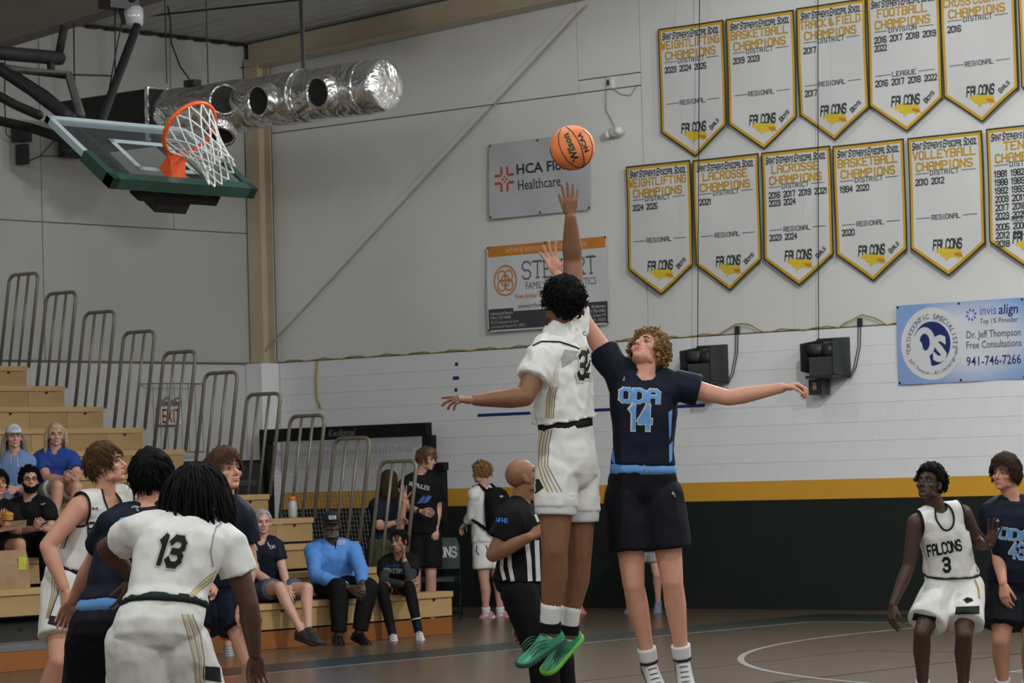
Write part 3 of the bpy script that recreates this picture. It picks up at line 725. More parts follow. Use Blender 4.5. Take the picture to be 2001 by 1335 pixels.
# cable winches on the wall with their lift cables
M_winch = mat('dark_grey_winch', (.022, .024, .025), .4, var=.15, vscale=10)
M_winch2 = mat('charcoal_motor_cover', (.045, .047, .048), .45, var=.1)
for i, (px0, lab) in enumerate(((-10.62, 'black wall winch with a cable drum behind the outstretched arm'), (-8.98, 'black wall winch with a red tag between the arm and the blue banner'))):
    x = px0; z1 = 2.95
    t = thing('cable_winch', lab, 'winch', (x+.25, YW-.1, 2.4), 'wall winches')
    F = lambda u, v, w: Vector((x+u, YW-.015-w, z1+v))
    obj('back_plate', MB().prism([(0, -.1), (.05, 0), (.46, 0), (.46, -.43), (.14, -.43)], 0, .03, F), M_winch, t)
    obj('side_plate', MB().prism([(.03, -.02), (.33, -.06), (.33, -.36), (.03, -.40)], 0, .016, lambda u, v, w: F(.03+w, v, u)), M_winch, t)
    obj('side_plate', MB().prism([(.03, -.0), (.33, -.03), (.33, -.40), (.03, -.43)], 0, .016, lambda u, v, w: F(.445+w, v, u)), M_winch, t)
    obj('drum', MB().tube([F(.06, -.13, .2), F(.28, -.13, .2)], .062, 16), M_winch2, t, True)
    obj('gear_wheel', MB().tube([F(.28, -.14, .2), F(.42, -.14, .2)], .095, 18), M_winch, t, True)
    obj('motor_cover', MB().box(F(.28, -.31, .2), (.3, .22, .2)), M_winch2, t)
    obj('foot_plate', MB().box(F(.27, -.425, .18), (.36, .3, .03)), M_winch, t)
    obj('junction_box', MB().box(F(.13 if i else .22, -.53, .13), (.17, .16, .17)), M_winch, t)
    if i: obj('red_tag', MB().box(F(.125, -.52, .215), (.05, .004, .08)), mat('faded_red_tag', (.35, .16, .17), .6, var=.1), t)
    top = on_y(1371 if i == 0 else 1603, 0, YW-.22)
    cbo = obj('lift_cable', MB().tube([F(.2, -.08, .22), Vector((top.x, top.y, 8.0 if False else zroof(top.x)-.02))], .0055, 5), M_blackmetal, t)
    cd_ = thing('power_conduit', 'thin grey power cable dropping to the %s winch' % ('red tagged' if i else 'left hand'), 'cable', (x+.6, YW, 2.7))
    obj('hook', MB().box((x+.60, YW-.02, 3.1), (.05, .03, .09)), M_dark, cd_)
    for k in range(2):
        obj('wire', MB().tube([(x+.585+.03*k, YW-.03, 3.06), (x+.58+.03*k, YW-.04, 2.85), (x+.53+.03*k, YW-.06, 2.62), (x+.47+.02*k, YW-.08, 2.5)], .006, 5), M_dark, cd_)
# yellow cable lying on the ledge
M_ycab = mat('yellow_cable', (.36, .27, .05), .5, var=.3, vscale=3)
yc = thing('ledge_cable', 'yellow cable lying along the wall ledge above the painted block', 'cable', (-12, YW-.03, 3.05))
pts = []
for i in range(121):
    x = -17.1+9.3*i/120; z = 3.068+.012*math.sin(i*.9)+.006*math.sin(i*2.3)
    for hx in (-9.98, -8.35):
        if abs(x-hx) < .28: z += .10*(1-abs(x-hx)/.28)**.5
    pts.append((x, YW-.02, z))
obj('cable_run', MB().tube(pts, .008, 6), M_ycab, yc, True)
obj('hanging_end', MB().tube([(-16.52, YW-.03, 3.05), (-16.55, YW-.035, 2.8), (-16.54, YW-.035, 2.6), (-16.48, YW-.035, 2.45)], .011, 6), M_ycab, yc, True)
# small wall things
M_tape = mat('blue_tape', (.012, .02, .17), .5, var=.05)
tp = thing('tape_line', 'long dark blue tape line across the white block wall', 'tape', (-12.2, YW-.02, 2.28)); obj('strip', MB().box((-12.2, YW-.017, 2.28), (3.39, .004, .036)), M_tape, tp)
for k, (px, py, w, c_) in enumerate(((892, 712, .045, 'topmost'), (891, 739, .10, 'wide middle'), (891, 762, .045, 'lowest'))):
    p = on_y(px, py, YW-.017); tq = thing('tape_mark', 'small dark tape square on the white block wall, %s of three' % c_, 'tape', p, 'tape marks'); obj('square', MB().box(p, (w, .004, .042)), M_tape if k == 1 else M_dark, tq)
el = thing('emergency_light', 'small white twin emergency light high on the end wall beside the ball', 'lamp', on_y(1203, 258, YW-.05))
p = on_y(1203, 258, YW-.06)
obj('body', MB().ell(p, (.12, .06, .06)), mat('ivory_plastic', (.62, .6, .54), .4, var=.03), el, True)
obj('lamp_head', MB().ell(p+Vector((.07, -.04, .01)), (.05, .05, .05)), mat('pearl_lens', (.75, .75, .72), .1, var=.02), el, True)
obj('lamp_head', MB().ell(p+Vector((-.10, -.03, -.02)), (.03, .04, .05)), MATS['ivory_plastic'], el, True)
ob = thing('outlet_box', 'small grey outlet box with a drooping wire near the panel seam', 'box', on_y(1193, 165, YW-.03)); p = on_y(1193, 162, YW+.02)
obj('frame', MB().box(p, (.06, .06, .14)), MATS['ivory_plastic'], ob); obj('socket', MB().box(p+Vector((-.01, -.035, .0)), (.03, .01, .06)), M_dark, ob)
obj('wire', MB().tube([p+Vector((-.05, -.03, -.08)), on_y(1184, 215, YW+.01), on_y(1200, 246, YW+.01)], .005, 5), M_rail, ob)
obj('drooping_wire', MB().tube([p+Vector((.02, -.02, -.06)), on_y(1215, 185, YW+.02), on_y(1232, 187, YW+.02), on_y(1245, 166, YW+.02)], .004, 5), M_rail, ob)
# ================================================================== hung from the roof: side basket, duct, lamp
M_glass = bpy.data.materials.new('backboard_glass'); M_glass.use_nodes = True
_nt = M_glass.node_tree; _b = _nt.nodes['Principled BSDF']; _b.inputs['Base Color'].default_value = (.10, .12, .115, 1); _b.inputs['Roughness'].default_value = .08
_b.inputs['Alpha'].default_value = .16; _b.inputs['Specular IOR Level'].default_value = .5
M_frame = mat('blue_grey_board_frame', (.33, .39, .41), .4, var=.05); M_pad = mat('dark_green_edge_pad', (.014, .05, .036), .5, var=.08)
M_rim = mat('orange_rim_paint', (.72, .085, .01), .35, var=.05); M_cord = mat('white_net_cord', (.62, .62, .6), .8, var=.04)
bk = thing('basketball_goal', 'folded-up side basket with glass backboard, orange rim and white net under the roof', 'basketball hoop', at(330, 330, 24.8))
# board frame: width axis along Y, tilted back towards the side wall
DB = 22.6
BL = at(216, 352, DB)                       # lower left corner of the pad (near side)
w_ax = Vector((0, 1, 0)); BWD, BHT = 1.42, .88
ang = math.radians(53)
d_ax = Vector((-math.sin(ang), 0, math.cos(ang)))      # bottom edge -> top edge
n_ax = w_ax.cross(d_ax)                                  # candidate normal
if n_ax.z < 0: n_ax = -n_ax
Q = lambda u, v, w=0.0: BL+w_ax*u+d_ax*v+n_ax*w
def qbox(u0, u1, v0, v1, w0, w1, name, m, par=bk):
    return obj(name, MB().prism([(u0, v0), (u1, v0), (u1, v1), (u0, v1)], w0, w1, lambda a, b, c: Q(a, b, c)), m, par)
qbox(.03, BWD-.03, .05, BHT-.03, .0, .012, 'glass_pane', M_glass)
for (u0, u1, v0, v1) in ((0, BWD, BHT-.05, BHT), (0, .05, 0, BHT), (BWD-.05, BWD, 0, BHT), (0, BWD, 0, .05)):
    qbox(u0, u1, v0, v1, -.03, .02, 'frame_bar', M_frame)
qbox(-.03, BWD+.03, -.05, .04, -.045, .045, 'edge_pad', M_pad)
qbox(-.03, .045, -.05, .34, -.045, .045, 'edge_pad', M_pad); qbox(BWD-.045, BWD+.03, -.05, .34, -.045, .045, 'edge_pad', M_pad)
sq0, sq1, sv0, sv1 = BWD/2-.305, BWD/2+.305, .16, .60
for (u0, u1, v0, v1) in ((sq0, sq1, sv1-.05, sv1), (sq0, sq1, sv0, sv0+.05), (sq0, sq0+.05, sv0, sv1), (sq1-.05, sq1, sv0, sv1)):
    qbox(u0, u1, v0, v1, .013, .017, 'target_square_line', M_frame)
# back structure
qbox(sq0-.12, sq0-.06, 0, BHT-.05, -.10, -.03, 'back_strut', M_blackmetal); qbox(sq1+.06, sq1+.12, 0, BHT-.05, -.10, -.03, 'back_strut', M_blackmetal)
qbox(BWD/2-.35, BWD/2+.45, .0, .12, -.16, -.05, 'height_adjuster', M_blackmetal); qbox(BWD/2-.12, BWD/2+.20, .02, .16, -.26, -.14, 'adjuster_motor', M_black)
# rim: ring normal runs along the board's down direction
rc = Q(BWD/2, .17, .39)
ring_pts = [rc+w_ax*.2286*math.cos(a)+n_ax*.2286*math.sin(a) for a in [2*math.pi*k/40 for k in range(40)]]
obj('rim', MB().tube(ring_pts, .017, 8, closed=True), M_rim, bk, True)
mb = MB(); mb.prism([(BWD/2-.085, .03), (BWD/2+.085, .03), (BWD/2+.085, .21), (BWD/2-.085, .21)], .012, .03, lambda a, b, c: Q(a, b, c))
mb.add([Q(BWD/2-.085, .20, .03), Q(BWD/2+.085, .20, .03), Q(BWD/2+.07, .185, .17), Q(BWD/2-.07, .185, .17), Q(BWD/2-.075, .06, .03), Q(BWD/2+.075, .06, .03), Q(BWD/2+.05, .13, .16), Q(BWD/2-.05, .13, .16)],
       [(0, 1, 2, 3), (4, 7, 6, 5), (0, 4, 5, 1), (1, 5, 6, 2), (2, 6, 7, 3), (3, 7, 4, 0)])
mb.tube([rc-n_ax*.2286+w_ax*.12+n_ax*.04, Q(BWD/2+.07, .14, .1)], .011, 6); mb.tube([rc-n_ax*.2286-w_ax*.12+n_ax*.04, Q(BWD/2-.07, .14, .1)], .011, 6)
obj('rim_bracket', mb, M_rim, bk)
# net: diamond mesh hanging towards the board's lower edge, sagging a little by gravity
mb = MB(); n = 12; rows = 6
rad = [.222, .185, .150, .125, .115, .118, .125]; down = -d_ax; hs = [0, .085, .165, .24, .31, .37, .42]
def npnt(j, k):
    a = 2*math.pi*(k+(.5 if j % 2 else 0))/n; r = rad[j]*(1+.05*math.sin(5*k+j))
    p = rc+down*hs[j]+w_ax*r*math.cos(a)+n_ax*r*math.sin(a); p.z -= .10*(hs[j]/.42)**1.6*(1); p.y += .0; return p
for j in range(rows):
    for k in range(n):
        mb.tube([npnt(j, k), npnt(j+1, k)], .0065, 5, False); mb.tube([npnt(j, k), npnt(j+1, (k-1 if j % 2 == 0 else k+1) % n)], .0065, 5, False)
obj('net', mb, M_cord, bk)
# mast and braces of the folded goal
def pipe(name, pts, r, m=M_blackmetal, par=bk): return obj(name, MB().tube([at(*p) for p in pts], r, 10), m, par, True)
pipe('main_mast', [(118, 114, 26.2), (-60, 98, 25.2)], .06)
pipe('hanger_bar', [(126, 50, 26.2), (114, 112, 26.2)], .036)
pipe('hanger_bar', [(98, 112, 26.1), (100, 140, 26.0)], .032)
pipe('bent_frame', [(-10, 132, 25.0), (134, 147, 25.6), (158, 226, 24.4)], .038, mat('worn_dark_steel', (.04, .038, .035), .6, var=.3, vscale=10))
pipe('board_arm', [(-30, 115, 25.0), (60, 175, 25.0), (128, 226, 23.9)], .05)
pipe('board_arm', [(0, 128, 25.2), (90, 185, 25.3), (142, 230, 24.2)], .034)
pipe('side_brace', [(-20, 178, 24.7), (30, 205, 24.6), (76, 225, 23.7)], .038)
pipe('side_brace', [(-20, 232, 24.9), (60, 250, 24.8), (122, 270, 24.0)], .04)
pipe('fold_brace', [(268, 50, 26.6), (222, 172, 26.2), (198, 240, 24.6)], .038)
pipe('fold_cable', [(140, 146, 25.6), (215, 148, 26.2)], .008); pipe('hoist_cable', [(225, 20, 26.6), (225, 150, 26.3)], .006)
pipe('hoist_cable', [(238, 40, 26.6), (214, 170, 26.2)], .006); pipe('hoist_cable', [(144, 46, 26.0), (146, 228, 25.4)], .006)
# small gear around the mast, on the side wall
sw = thing('wall_bracket', 'dark pulley bracket with cables on the side wall below the folded basket', 'bracket', on_x(42, 300, XW+.05))
for (x0_, y0_, x1_, y1_) in ((30, 245, 55, 278), (38, 282, 50, 322)):
    a, b = on_x(x0_, y0_, XW+.08), on_x(x1_, y1_, XW+.08); obj('plate', MB().box((a+b)/2, (.14, abs(b.y-a.y), abs(a.z-b.z))), M_dark, sw)
a, b = on_x(120, 268, XW+.1), on_x(160, 310, XW+.1); obj('pulley_box', MB().box((a+b)/2, (.12, abs(b.y-a.y), abs(a.z-b.z))), M_dark, sw)
obj('cable', MB().tube([on_x(10, 20, XW+.1), on_x(9, 200, XW+.1), on_x(12, 262, XW+.1), on_x(30, 278, XW+.1)], .008, 5), M_dark, sw)
obj('cable', MB().tube([on_x(52, 316, XW+.05), on_x(78, 305, XW+.05), on_x(108, 272, XW+.05)], .007, 5), M_dark, sw)
obj('cable', MB().tube([on_x(78, 305, XW+.05), on_x(150, 304, XW+.05)], .006, 5), M_dark, sw)

# foil wrapped duct with round outlets, black plenum
M_foil = bpy.data.materials.new('crinkled_foil'); M_foil.use_nodes = True
_nt = M_foil.node_tree; _b = _nt.nodes['Principled BSDF']; _b.inputs['Base Color'].default_value = (.82, .82, .82, 1); _b.inputs['Metallic'].default_value = .92; _b.inputs['Roughness'].default_value = .26
_tc = _nt.nodes.new('ShaderNodeTexCoord'); _v = _nt.nodes.new('ShaderNodeTexNoise'); _v.inputs['Scale'].default_value = 3.4; _v.inputs['Detail'].default_value = 3; _v.inputs['Distortion'].default_value = 1.2
_bp = _nt.nodes.new('ShaderNodeBump'); _bp.inputs['Strength'].default_value = .9; _bp.inputs['Distance'].default_value = .10
_nt.links.new(_tc.outputs['Object'], _v.inputs['Vector']); _nt.links.new(_v.outputs['Fac'], _bp.inputs['Height']); _nt.links.new(_bp.outputs[0], _b.inputs['Normal'])
DY = 11.0
c1 = on_y(748, 186, DY); c0 = on_y(328, 208, DY); c0.z = (c0.z+c1.z)/2; c1.z = c0.z
du = thing('air_duct', 'silver foil wrapped air duct with round outlets hanging from the roof', 'duct', (c0+c1)/2)
RD = .285
def rp_(c, r, n=24, jit=0): return [c+Vector((0, r*math.cos(2*math.pi*k/n)*(1+jit*math.sin(3*k+c.x*9)), r*math.sin(2*math.pi*k/n)*(1+jit*math.cos(5*k+c.x*7)))) for k in range(n)]
L = (c1-c0).length
rings = [rp_(c0+(c1-c0)*f, RD*(1+.015*math.sin(f*23)), jit=.012) for f in [i/30 for i in range(29)]]
rings += [rp_(c1+(c1-c0).normalized()*.0, RD*.97), rp_(c1+(c1-c0).normalized()*.05, RD*.93), rp_(c1+(c1-c0).normalized()*.07, RD*.80), rp_(c1+(c1-c0).normalized()*.075, RD*.2)]
obj('foil_tube', MB().loft(rings), M_foil, du, True)
for f in (.30, .66, .93): obj('tape_band', MB().loft([rp_(c0+(c1-c0)*(f-.012), RD*1.02), rp_(c0+(c1-c0)*(f+.012), RD*1.02)]), M_foil, du, True)
fdir = Vector((.0, -1, -.12)).normalized(); side = Vector((1, 0, 0)); upv = side.cross(fdir).normalized()
dirs = [(415, 203, Vector((.75, -1, .1))), (522, 196, fdir), (638, 189, fdir), (408, 238, Vector((.3, -.6, -1)))]
for (px, py, fd) in dirs:
    fd = fd.normalized(); cc = on_y(px, py, DY-.27); f = (cc.x-c0.x)/(c1.x-c0.x); ax = c0+(c1-c0)*f
    a = fd.cross(Vector((0, 0, 1))).normalized(); b = a.cross(fd); r = .175
    base = ax+fd*.16
    P2 = lambda rr, w: [base+fd*w+(a*math.cos(2*math.pi*k/20)+b*math.sin(2*math.pi*k/20))*rr for k in range(20)]
    obj('outlet_collar', MB().loft([P2(r*1.12, 0), P2(r, .06), P2(r, .26), P2(r*.86, .26), P2(r*.84, .1), P2(.01, .09)]), M_foil, du, True)
    obj('outlet_opening', MB().loft([P2(r*.86, .235), P2(.01, .233)]), M_black, du)
    obj('collar_ring', MB().tube(P2(r*1.02, .10), .010, 6, closed=True), mat('tan_tape', (.42, .33, .2), .5, var=.1), du, True)
# plenum: black box behind the backboard
p0, p1, p2_ = on_y(322, 162, DY), on_y(322, 244, DY), on_y(152, 186, DY)
pl = thing('plenum_box', 'large black plenum box joined to the foil duct behind the backboard', 'duct', (c0.x-.6, DY, c0.z))
obj('casing', MB().box((c0.x-.72, DY, c0.z+.0), (1.5, .62, .56)), M_black, pl)
obj('flange', MB().box((c0.x+.0, DY, c0.z), (.05, .66, .6)), M_foil, pl)
# strap, rods and wires up to the roof
st = thing('hanger_strap', 'grey metal strap hanging the foil duct from the roof', 'strap', on_y(592, 130, DY))
sx_ = on_y(593, 135, DY)
obj('strap', MB().bar(sx_, (sx_.x-.02, DY, zroof(sx_.x)), .055, .012, (0, 1, 0)), mat('grey_strap', (.09, .09, .1), .5, var=.1), st)
obj('saddle', MB().tube([Vector((sx_.x, DY+RD*1.04*math.sin(a), c0.z+RD*1.04*math.cos(a))) for a in [-2.4+4.8*k/16 for k in range(17)]], .014, 6), M_foil, st, True)
for (px, py) in ((326, 163), (407, 168)):
    p = on_y(px, py, DY); hw = thing('hanger_wire', 'thin dark wire holding the duct, %s of two' % ('left' if px < 350 else 'right'), 'wire', p, 'duct hanger wires'); obj('wire', MB().tube([p, (p.x, p.y, zroof(p.x))], .007, 5), M_dark, hw)
p = on_y(376, 163, DY); cw = thing('duct_sensor', 'small sensor box on the duct with a drooping wire to the roof', 'sensor', p)
obj('box', MB().box(p, (.16, .12, .07)), M_winch, cw)
obj('wire', MB().tube([p, on_y(352, 130, DY), on_y(335, 85, DY), on_y(333, 40, DY), on_y(328, 12, DY)], .010, 6), M_dark, cw, True)

# unlit lamp with a clear dome under the rafter
lp = at(258, 32, 27.0)
la = thing('dome_lamp', 'unlit lamp with a cloudy round dome fixed under the grey rafter', 'lamp', lp)
obj('dome', MB().tube([at(243, 33, 27.0), at(256, 33, 27.05), at(272, 32, 27.1), at(280, 32, 27.1)], [.07, .105, .10, .07], 16), mat('cloudy_plastic', (.30, .30, .30), .15, var=.08), la, True)
obj('driver_box', MB().box(at(232, 8, 27.0), (.16, .34, .10)), M_black, la)
obj('bracket', MB().tube([at(236, 12, 27.0), at(238, 30, 27.0), at(244, 48, 27.0)], .02, 6), M_blackmetal, la)
obj('arm', MB().bar(at(258, 2, 27.0), at(268, -30, 27.0), .05, .05), M_blackmetal, la)
ob2 = thing('ceiling_conduit', 'thin conduit running across the roof deck', 'conduit', (-14, 12, 7.2))
obj('conduit', MB().tube([on_y(285, 32, 12.5), on_y(600, -2, 12.5)], .012, 6), M_dark, ob2)

# the game ball
bc = at(1118.5, 289, 16.45); RB = .1205
ball = thing('basketball', 'orange basketball in the air above the two jumping players', 'ball', bc)
M_ball = mat('orange_leather', (.80, .215, .055), .5, var=.04, vscale=20, bump=.35, bscale=700)
M_bseam = mat('black_ball_seam', (.02, .012, .008), .6, var=.05)
mb = MB().ell(bc, (RB, RB, RB), nu=48, nv=28); obj('cover', mb, M_ball, ball, True)
to_cam = (Vector(CAM)-bc).normalized(); bu = VU.copy(); br = VR.copy()
bu = (bu-to_cam*bu.dot(to_cam)).normalized(); br = bu.cross(to_cam)*1.0
def sph(x, y, o=1.004):
    """point on the visible half from disc coords (-1..1)"""
    z = math.sqrt(max(0, 1-x*x-y*y)); return bc+(br*x+bu*y+to_cam*z)*RB*o
seams = [[(-.50, .83), (-.62, .55), (-.60, .2), (-.46, -.2), (-.22, -.56), (.08, -.80), (.28, -.87), (.42, -.86)],
         [(-.28, .93), (-.02, .72), (.22, .38), (.40, .0), (.50, -.40), (.52, -.68), (.42, -.86)],
         [(-.99, .02), (-.93, -.30), (-.72, -.66), (-.4, -.90), (-.1, -.985)], [(.45, .80), (.75, .52), (.88, .1), (.86, -.3), (.72, -.62), (.42, -.86)]]
for s_ in seams:
    pts = []
    for a, b in zip(s_, s_[1:]):
        for k in range(4): f = k/4; pts.append((a[0]+(b[0]-a[0])*f, a[1]+(b[1]-a[1])*f))
    pts.append(s_[-1])
    obj('seam', MB().tube([sph(*p, o=1.0) for p in pts], .0028, 6), M_bseam, ball, True)
def ball_text(tv, ox, oy, angd, fit, name, m, o):
    c, s = math.cos(math.radians(angd)), math.sin(math.radians(angd)); mb = MB()
    put(mb, tv, lambda u, v: sph(ox+u*c-v*s, oy+u*s+v*c, o), fit=fit); obj(name, mb, m, ball, fix=False)
ball_text(font_text('Wilson', .30, .07), .30, -.50, 113, 1.26, 'brand_outline', mat('gold_ball_print', (.55, .40, .10), .5, var=.05), 1.006)
ball_text(font_text('Wilson', .30, .04), .30, -.50, 113, 1.25, 'brand_lettering', M_bseam, 1.012)
ball_text(font_text('NCAA', .20, .045), .74, -.14, 114, .92, 'league_lettering', M_bseam, 1.012)
# ================================================================== people: one skinned body surface each, clothes and hair as parts
TMP = bpy.data.scenes.new('tmp')
def remesh(mb, voxel, smooth=3, fac=.5):
    me = mb.mesh('rm')
    o = bpy.data.objects.new('rm', me); TMP.collection.objects.link(o)
    m = o.modifiers.new('r', 'REMESH'); m.mode = 'VOXEL'; m.voxel_size = voxel; m.adaptivity = 0
    if smooth:
        s = o.modifiers.new('s', 'SMOOTH'); s.iterations = smooth; s.factor = fac
    TMP.view_layers[0].update(); dg = TMP.view_layers[0].depsgraph
    res = bpy.data.meshes.new_from_object(o.evaluated_get(dg), depsgraph=dg)
    bpy.data.objects.remove(o); bpy.data.meshes.remove(me)
    return res
def mesh_np(me):
    v = np.empty(len(me.vertices)*3); me.vertices.foreach_get('co', v); v = v.reshape(-1, 3)
    return v, [tuple(p.vertices) for p in me.polygons]
def ringv(c, a, b, ra, rb, n=20, p=2.3):
    out = []
    for k in range(n):
        t = 2*math.pi*k/n; ct, st = math.cos(t), math.sin(t)
        out.append(c+a*(ra*math.copysign(abs(ct)**(2/p), ct))+b*(rb*math.copysign(abs(st)**(2/p), st)))
    return out
def capsule(mb, p, q, r0, r1, n=12):
    p, q = Vector(p), Vector(q); d = q-p; L = d.length
    if L < 1e-5: return mb.ell(p, (r0,)*3)
    d /= L; pts, rs = [], []
    for k in range(4): a = math.pi/2*k/4; pts.append(p-d*r0*math.cos(a)); rs.append(max(1e-3, r0*math.sin(a)))
    for f in (0, .25, .5, .75, 1): pts.append(p+d*L*f); rs.append(r0+(r1-r0)*f)
    for k in range(1, 5): a = math.pi/2*k/4; pts.append(q+d*r1*math.sin(a)); rs.append(max(1e-3, r1*math.cos(a)))
    return mb.tube(pts, rs, n)
def limb(mb, pts, rs, n=12):
    """rounded chain through pts with radii rs, radius control points at fractions of each bone"""
    for i in range(len(pts)-1): capsule(mb, pts[i], pts[i+1], rs[i], rs[i+1], n)
def lerp(a, b, t): return a+(b-a)*t

# ---- canonical head: x = person's left-right, y = face, z = up, height .23, centre between the eyes and the crown
def build_head():
    mb = MB()
    mb.ell((0, -.012, .028), (.0745, .093, .086), nu=28, nv=18)
    mb.ell((0, .022, -.03), (.061, .062, .078), nu=24, nv=14)
    mb.ell((0, .040, -.070), (.044, .043, .042), nu=20, nv=12)
    mb.ell((0, .062, -.094), (.025, .022, .018))
    mb.ell((0, .062, .018), (.052, .026, .030))
    for s in (-1, 1):
        mb.ell((s*.043, .047, -.026), (.024, .030, .022)); mb.ell((s*.044, .012, -.072), (.016, .034, .024))
        mb.ell((s*.077, -.010, -.012), (.008, .020, .031), Matrix.Rotation(s*-.35, 3, 'Z') @ Matrix.Rotation(.2, 3, 'X'))
        mb.ell((s*.074, .000, -.030), (.007, .010, .012))
        mb.ell((s*.0115, .088, -.041), (.008, .010, .007))
    mb.tube([(0, .080, .010), (0, .092, -.012), (0, .104, -.032), (0, .100, -.040)], [.008, .009, .0125, .011], 10)
    mb.ell((0, .076, -.066), (.024, .017, .016))
    me = remesh(mb, .0042, 3, .5)
    v, f = mesh_np(me)
    def dent(c, r, amt, d=(0, -1, 0)):
        q = ((v-np.array(c))/np.array(r)); w = np.exp(-(q**2).sum(1)); v[:] += w[:, None]*np.array(d)*amt
    for s in (-1, 1):
        dent((s*.031, .085, .001), (.017, .03, .011), .011)
        dent((s*.031, .085, .022), (.02, .03, .007), -.003)
        dent((s*.008, .098, -.047), (.005, .01, .004), .004, (0, -.5, 1))
        dent((s*.079, .0, -.008), (.012, .008, .014), .005, (-s, 0, 0))
    dent((0, .092, -.064), (.026, .02, .0035), .004); dent((0, .085, -.080), (.022, .02, .006), .004)
    bpy.data.meshes.remove(me)
    return v, f
def build_hand(curl=.3, spread=.08, thumb=.5, thumb_curl=.2, fcurl=None):
    """right hand, wrist at origin, fingers +y, palm -z, thumb on -x side"""
    mb = MB()
    rings = []
    for (y, hw, ht, zz) in ((-.02, .025, .019, 0), (.0, .027, .019, 0), (.025, .034, .017, 0), (.055, .040, .0155, .001), (.08, .041, .014, .002), (.093, .039, .011, .002)):
        rings.append(ringv(Vector((0, y, zz)), Vector((1, 0, 0)), Vector((0, 0, 1)), hw, ht, 16, 2.6))
    mb.loft(rings)
    mb.ell((-.022, .03, -.008), (.018, .034, .013)); mb.ell((.022, .035, -.006), (.015, .034, .011))
    xs = [-.031, -.0105, .0105, .030]; Ls = [(.041, .025, .020), (.045, .028, .021), (.041, .026, .020), (.032, .020, .018)]
    for i, x in enumerate(xs):
        c = fcurl[i] if fcurl else curl
        p = Vector((x, .088-(.006 if i in (0, 2) else .012 if i == 3 else 0), .0)); a = spread*(i-1.4); ang = -c*.75
        r = [.0093, .0098, .0093, .0083][i]
        for k, L in enumerate(Ls[i]):
            d = Vector((math.sin(a)*math.cos(ang), math.cos(a)*math.cos(ang), math.sin(ang))); q = p+d*L
            capsule(mb, p, q, r, r*.93, 10); p = q; r *= .93; ang -= c*(1.05 if k == 0 else .75)
    p = Vector((-.028, .022, -.006)); d = Vector((-math.sin(thumb), math.cos(thumb), -.25)).normalized()
    for k, L in enumerate((.042, .032, .026)):
        q = p+d*L; capsule(mb, p, q, [.0135, .011, .0098][k], [.011, .0098, .0085][k], 10); p = q
        d = (d+Vector((thumb_curl*.7, 0, -thumb_curl))).normalized()
    me = remesh(mb, .0034, 2, .5); r = mesh_np(me); bpy.data.meshes.remove(me); return r
HEADV, HEADF = build_head()
HANDS = {'relaxed': build_hand(.42, .05, .45, .25), 'open': build_hand(.07, .16, .85, .05), 'spread': build_hand(.12, .24, 1.0, .0), 'fist': build_hand(1.45, .02, .55, .9), 'curl': build_hand(.85, .03, .5, .4), 'reach': build_hand(.10, .13, .35, .05), 'point': build_hand(.5, .10, .6, .2, [.1, .35, .5, .6])}

def frame(y, z):
    """rotation whose y axis is y and z axis close to z"""
    y = Vector(y).normalized(); z = Vector(z); z = (z-y*z.dot(y))
    if z.length < 1e-4: z = Vector((0, 0, 1))-y*y.z
    z.normalize(); x = y.cross(z); return Matrix((x, y, z)).transposed()
def cdir(r, t, u):
    """direction from level camera axes: right, towards camera, up"""
    return (HR*r-HF*t+Vector((0, 0, u))).normalized()
def gaze(yaw, pitch):
    y, p = math.radians(yaw), math.radians(pitch)
    return cdir(math.sin(y)*math.cos(p), math.cos(y)*math.cos(p), math.sin(p))
def xf(v, R, t, s=1.0):
    A = np.array(R)*s; return v @ A.T+np.array(t)

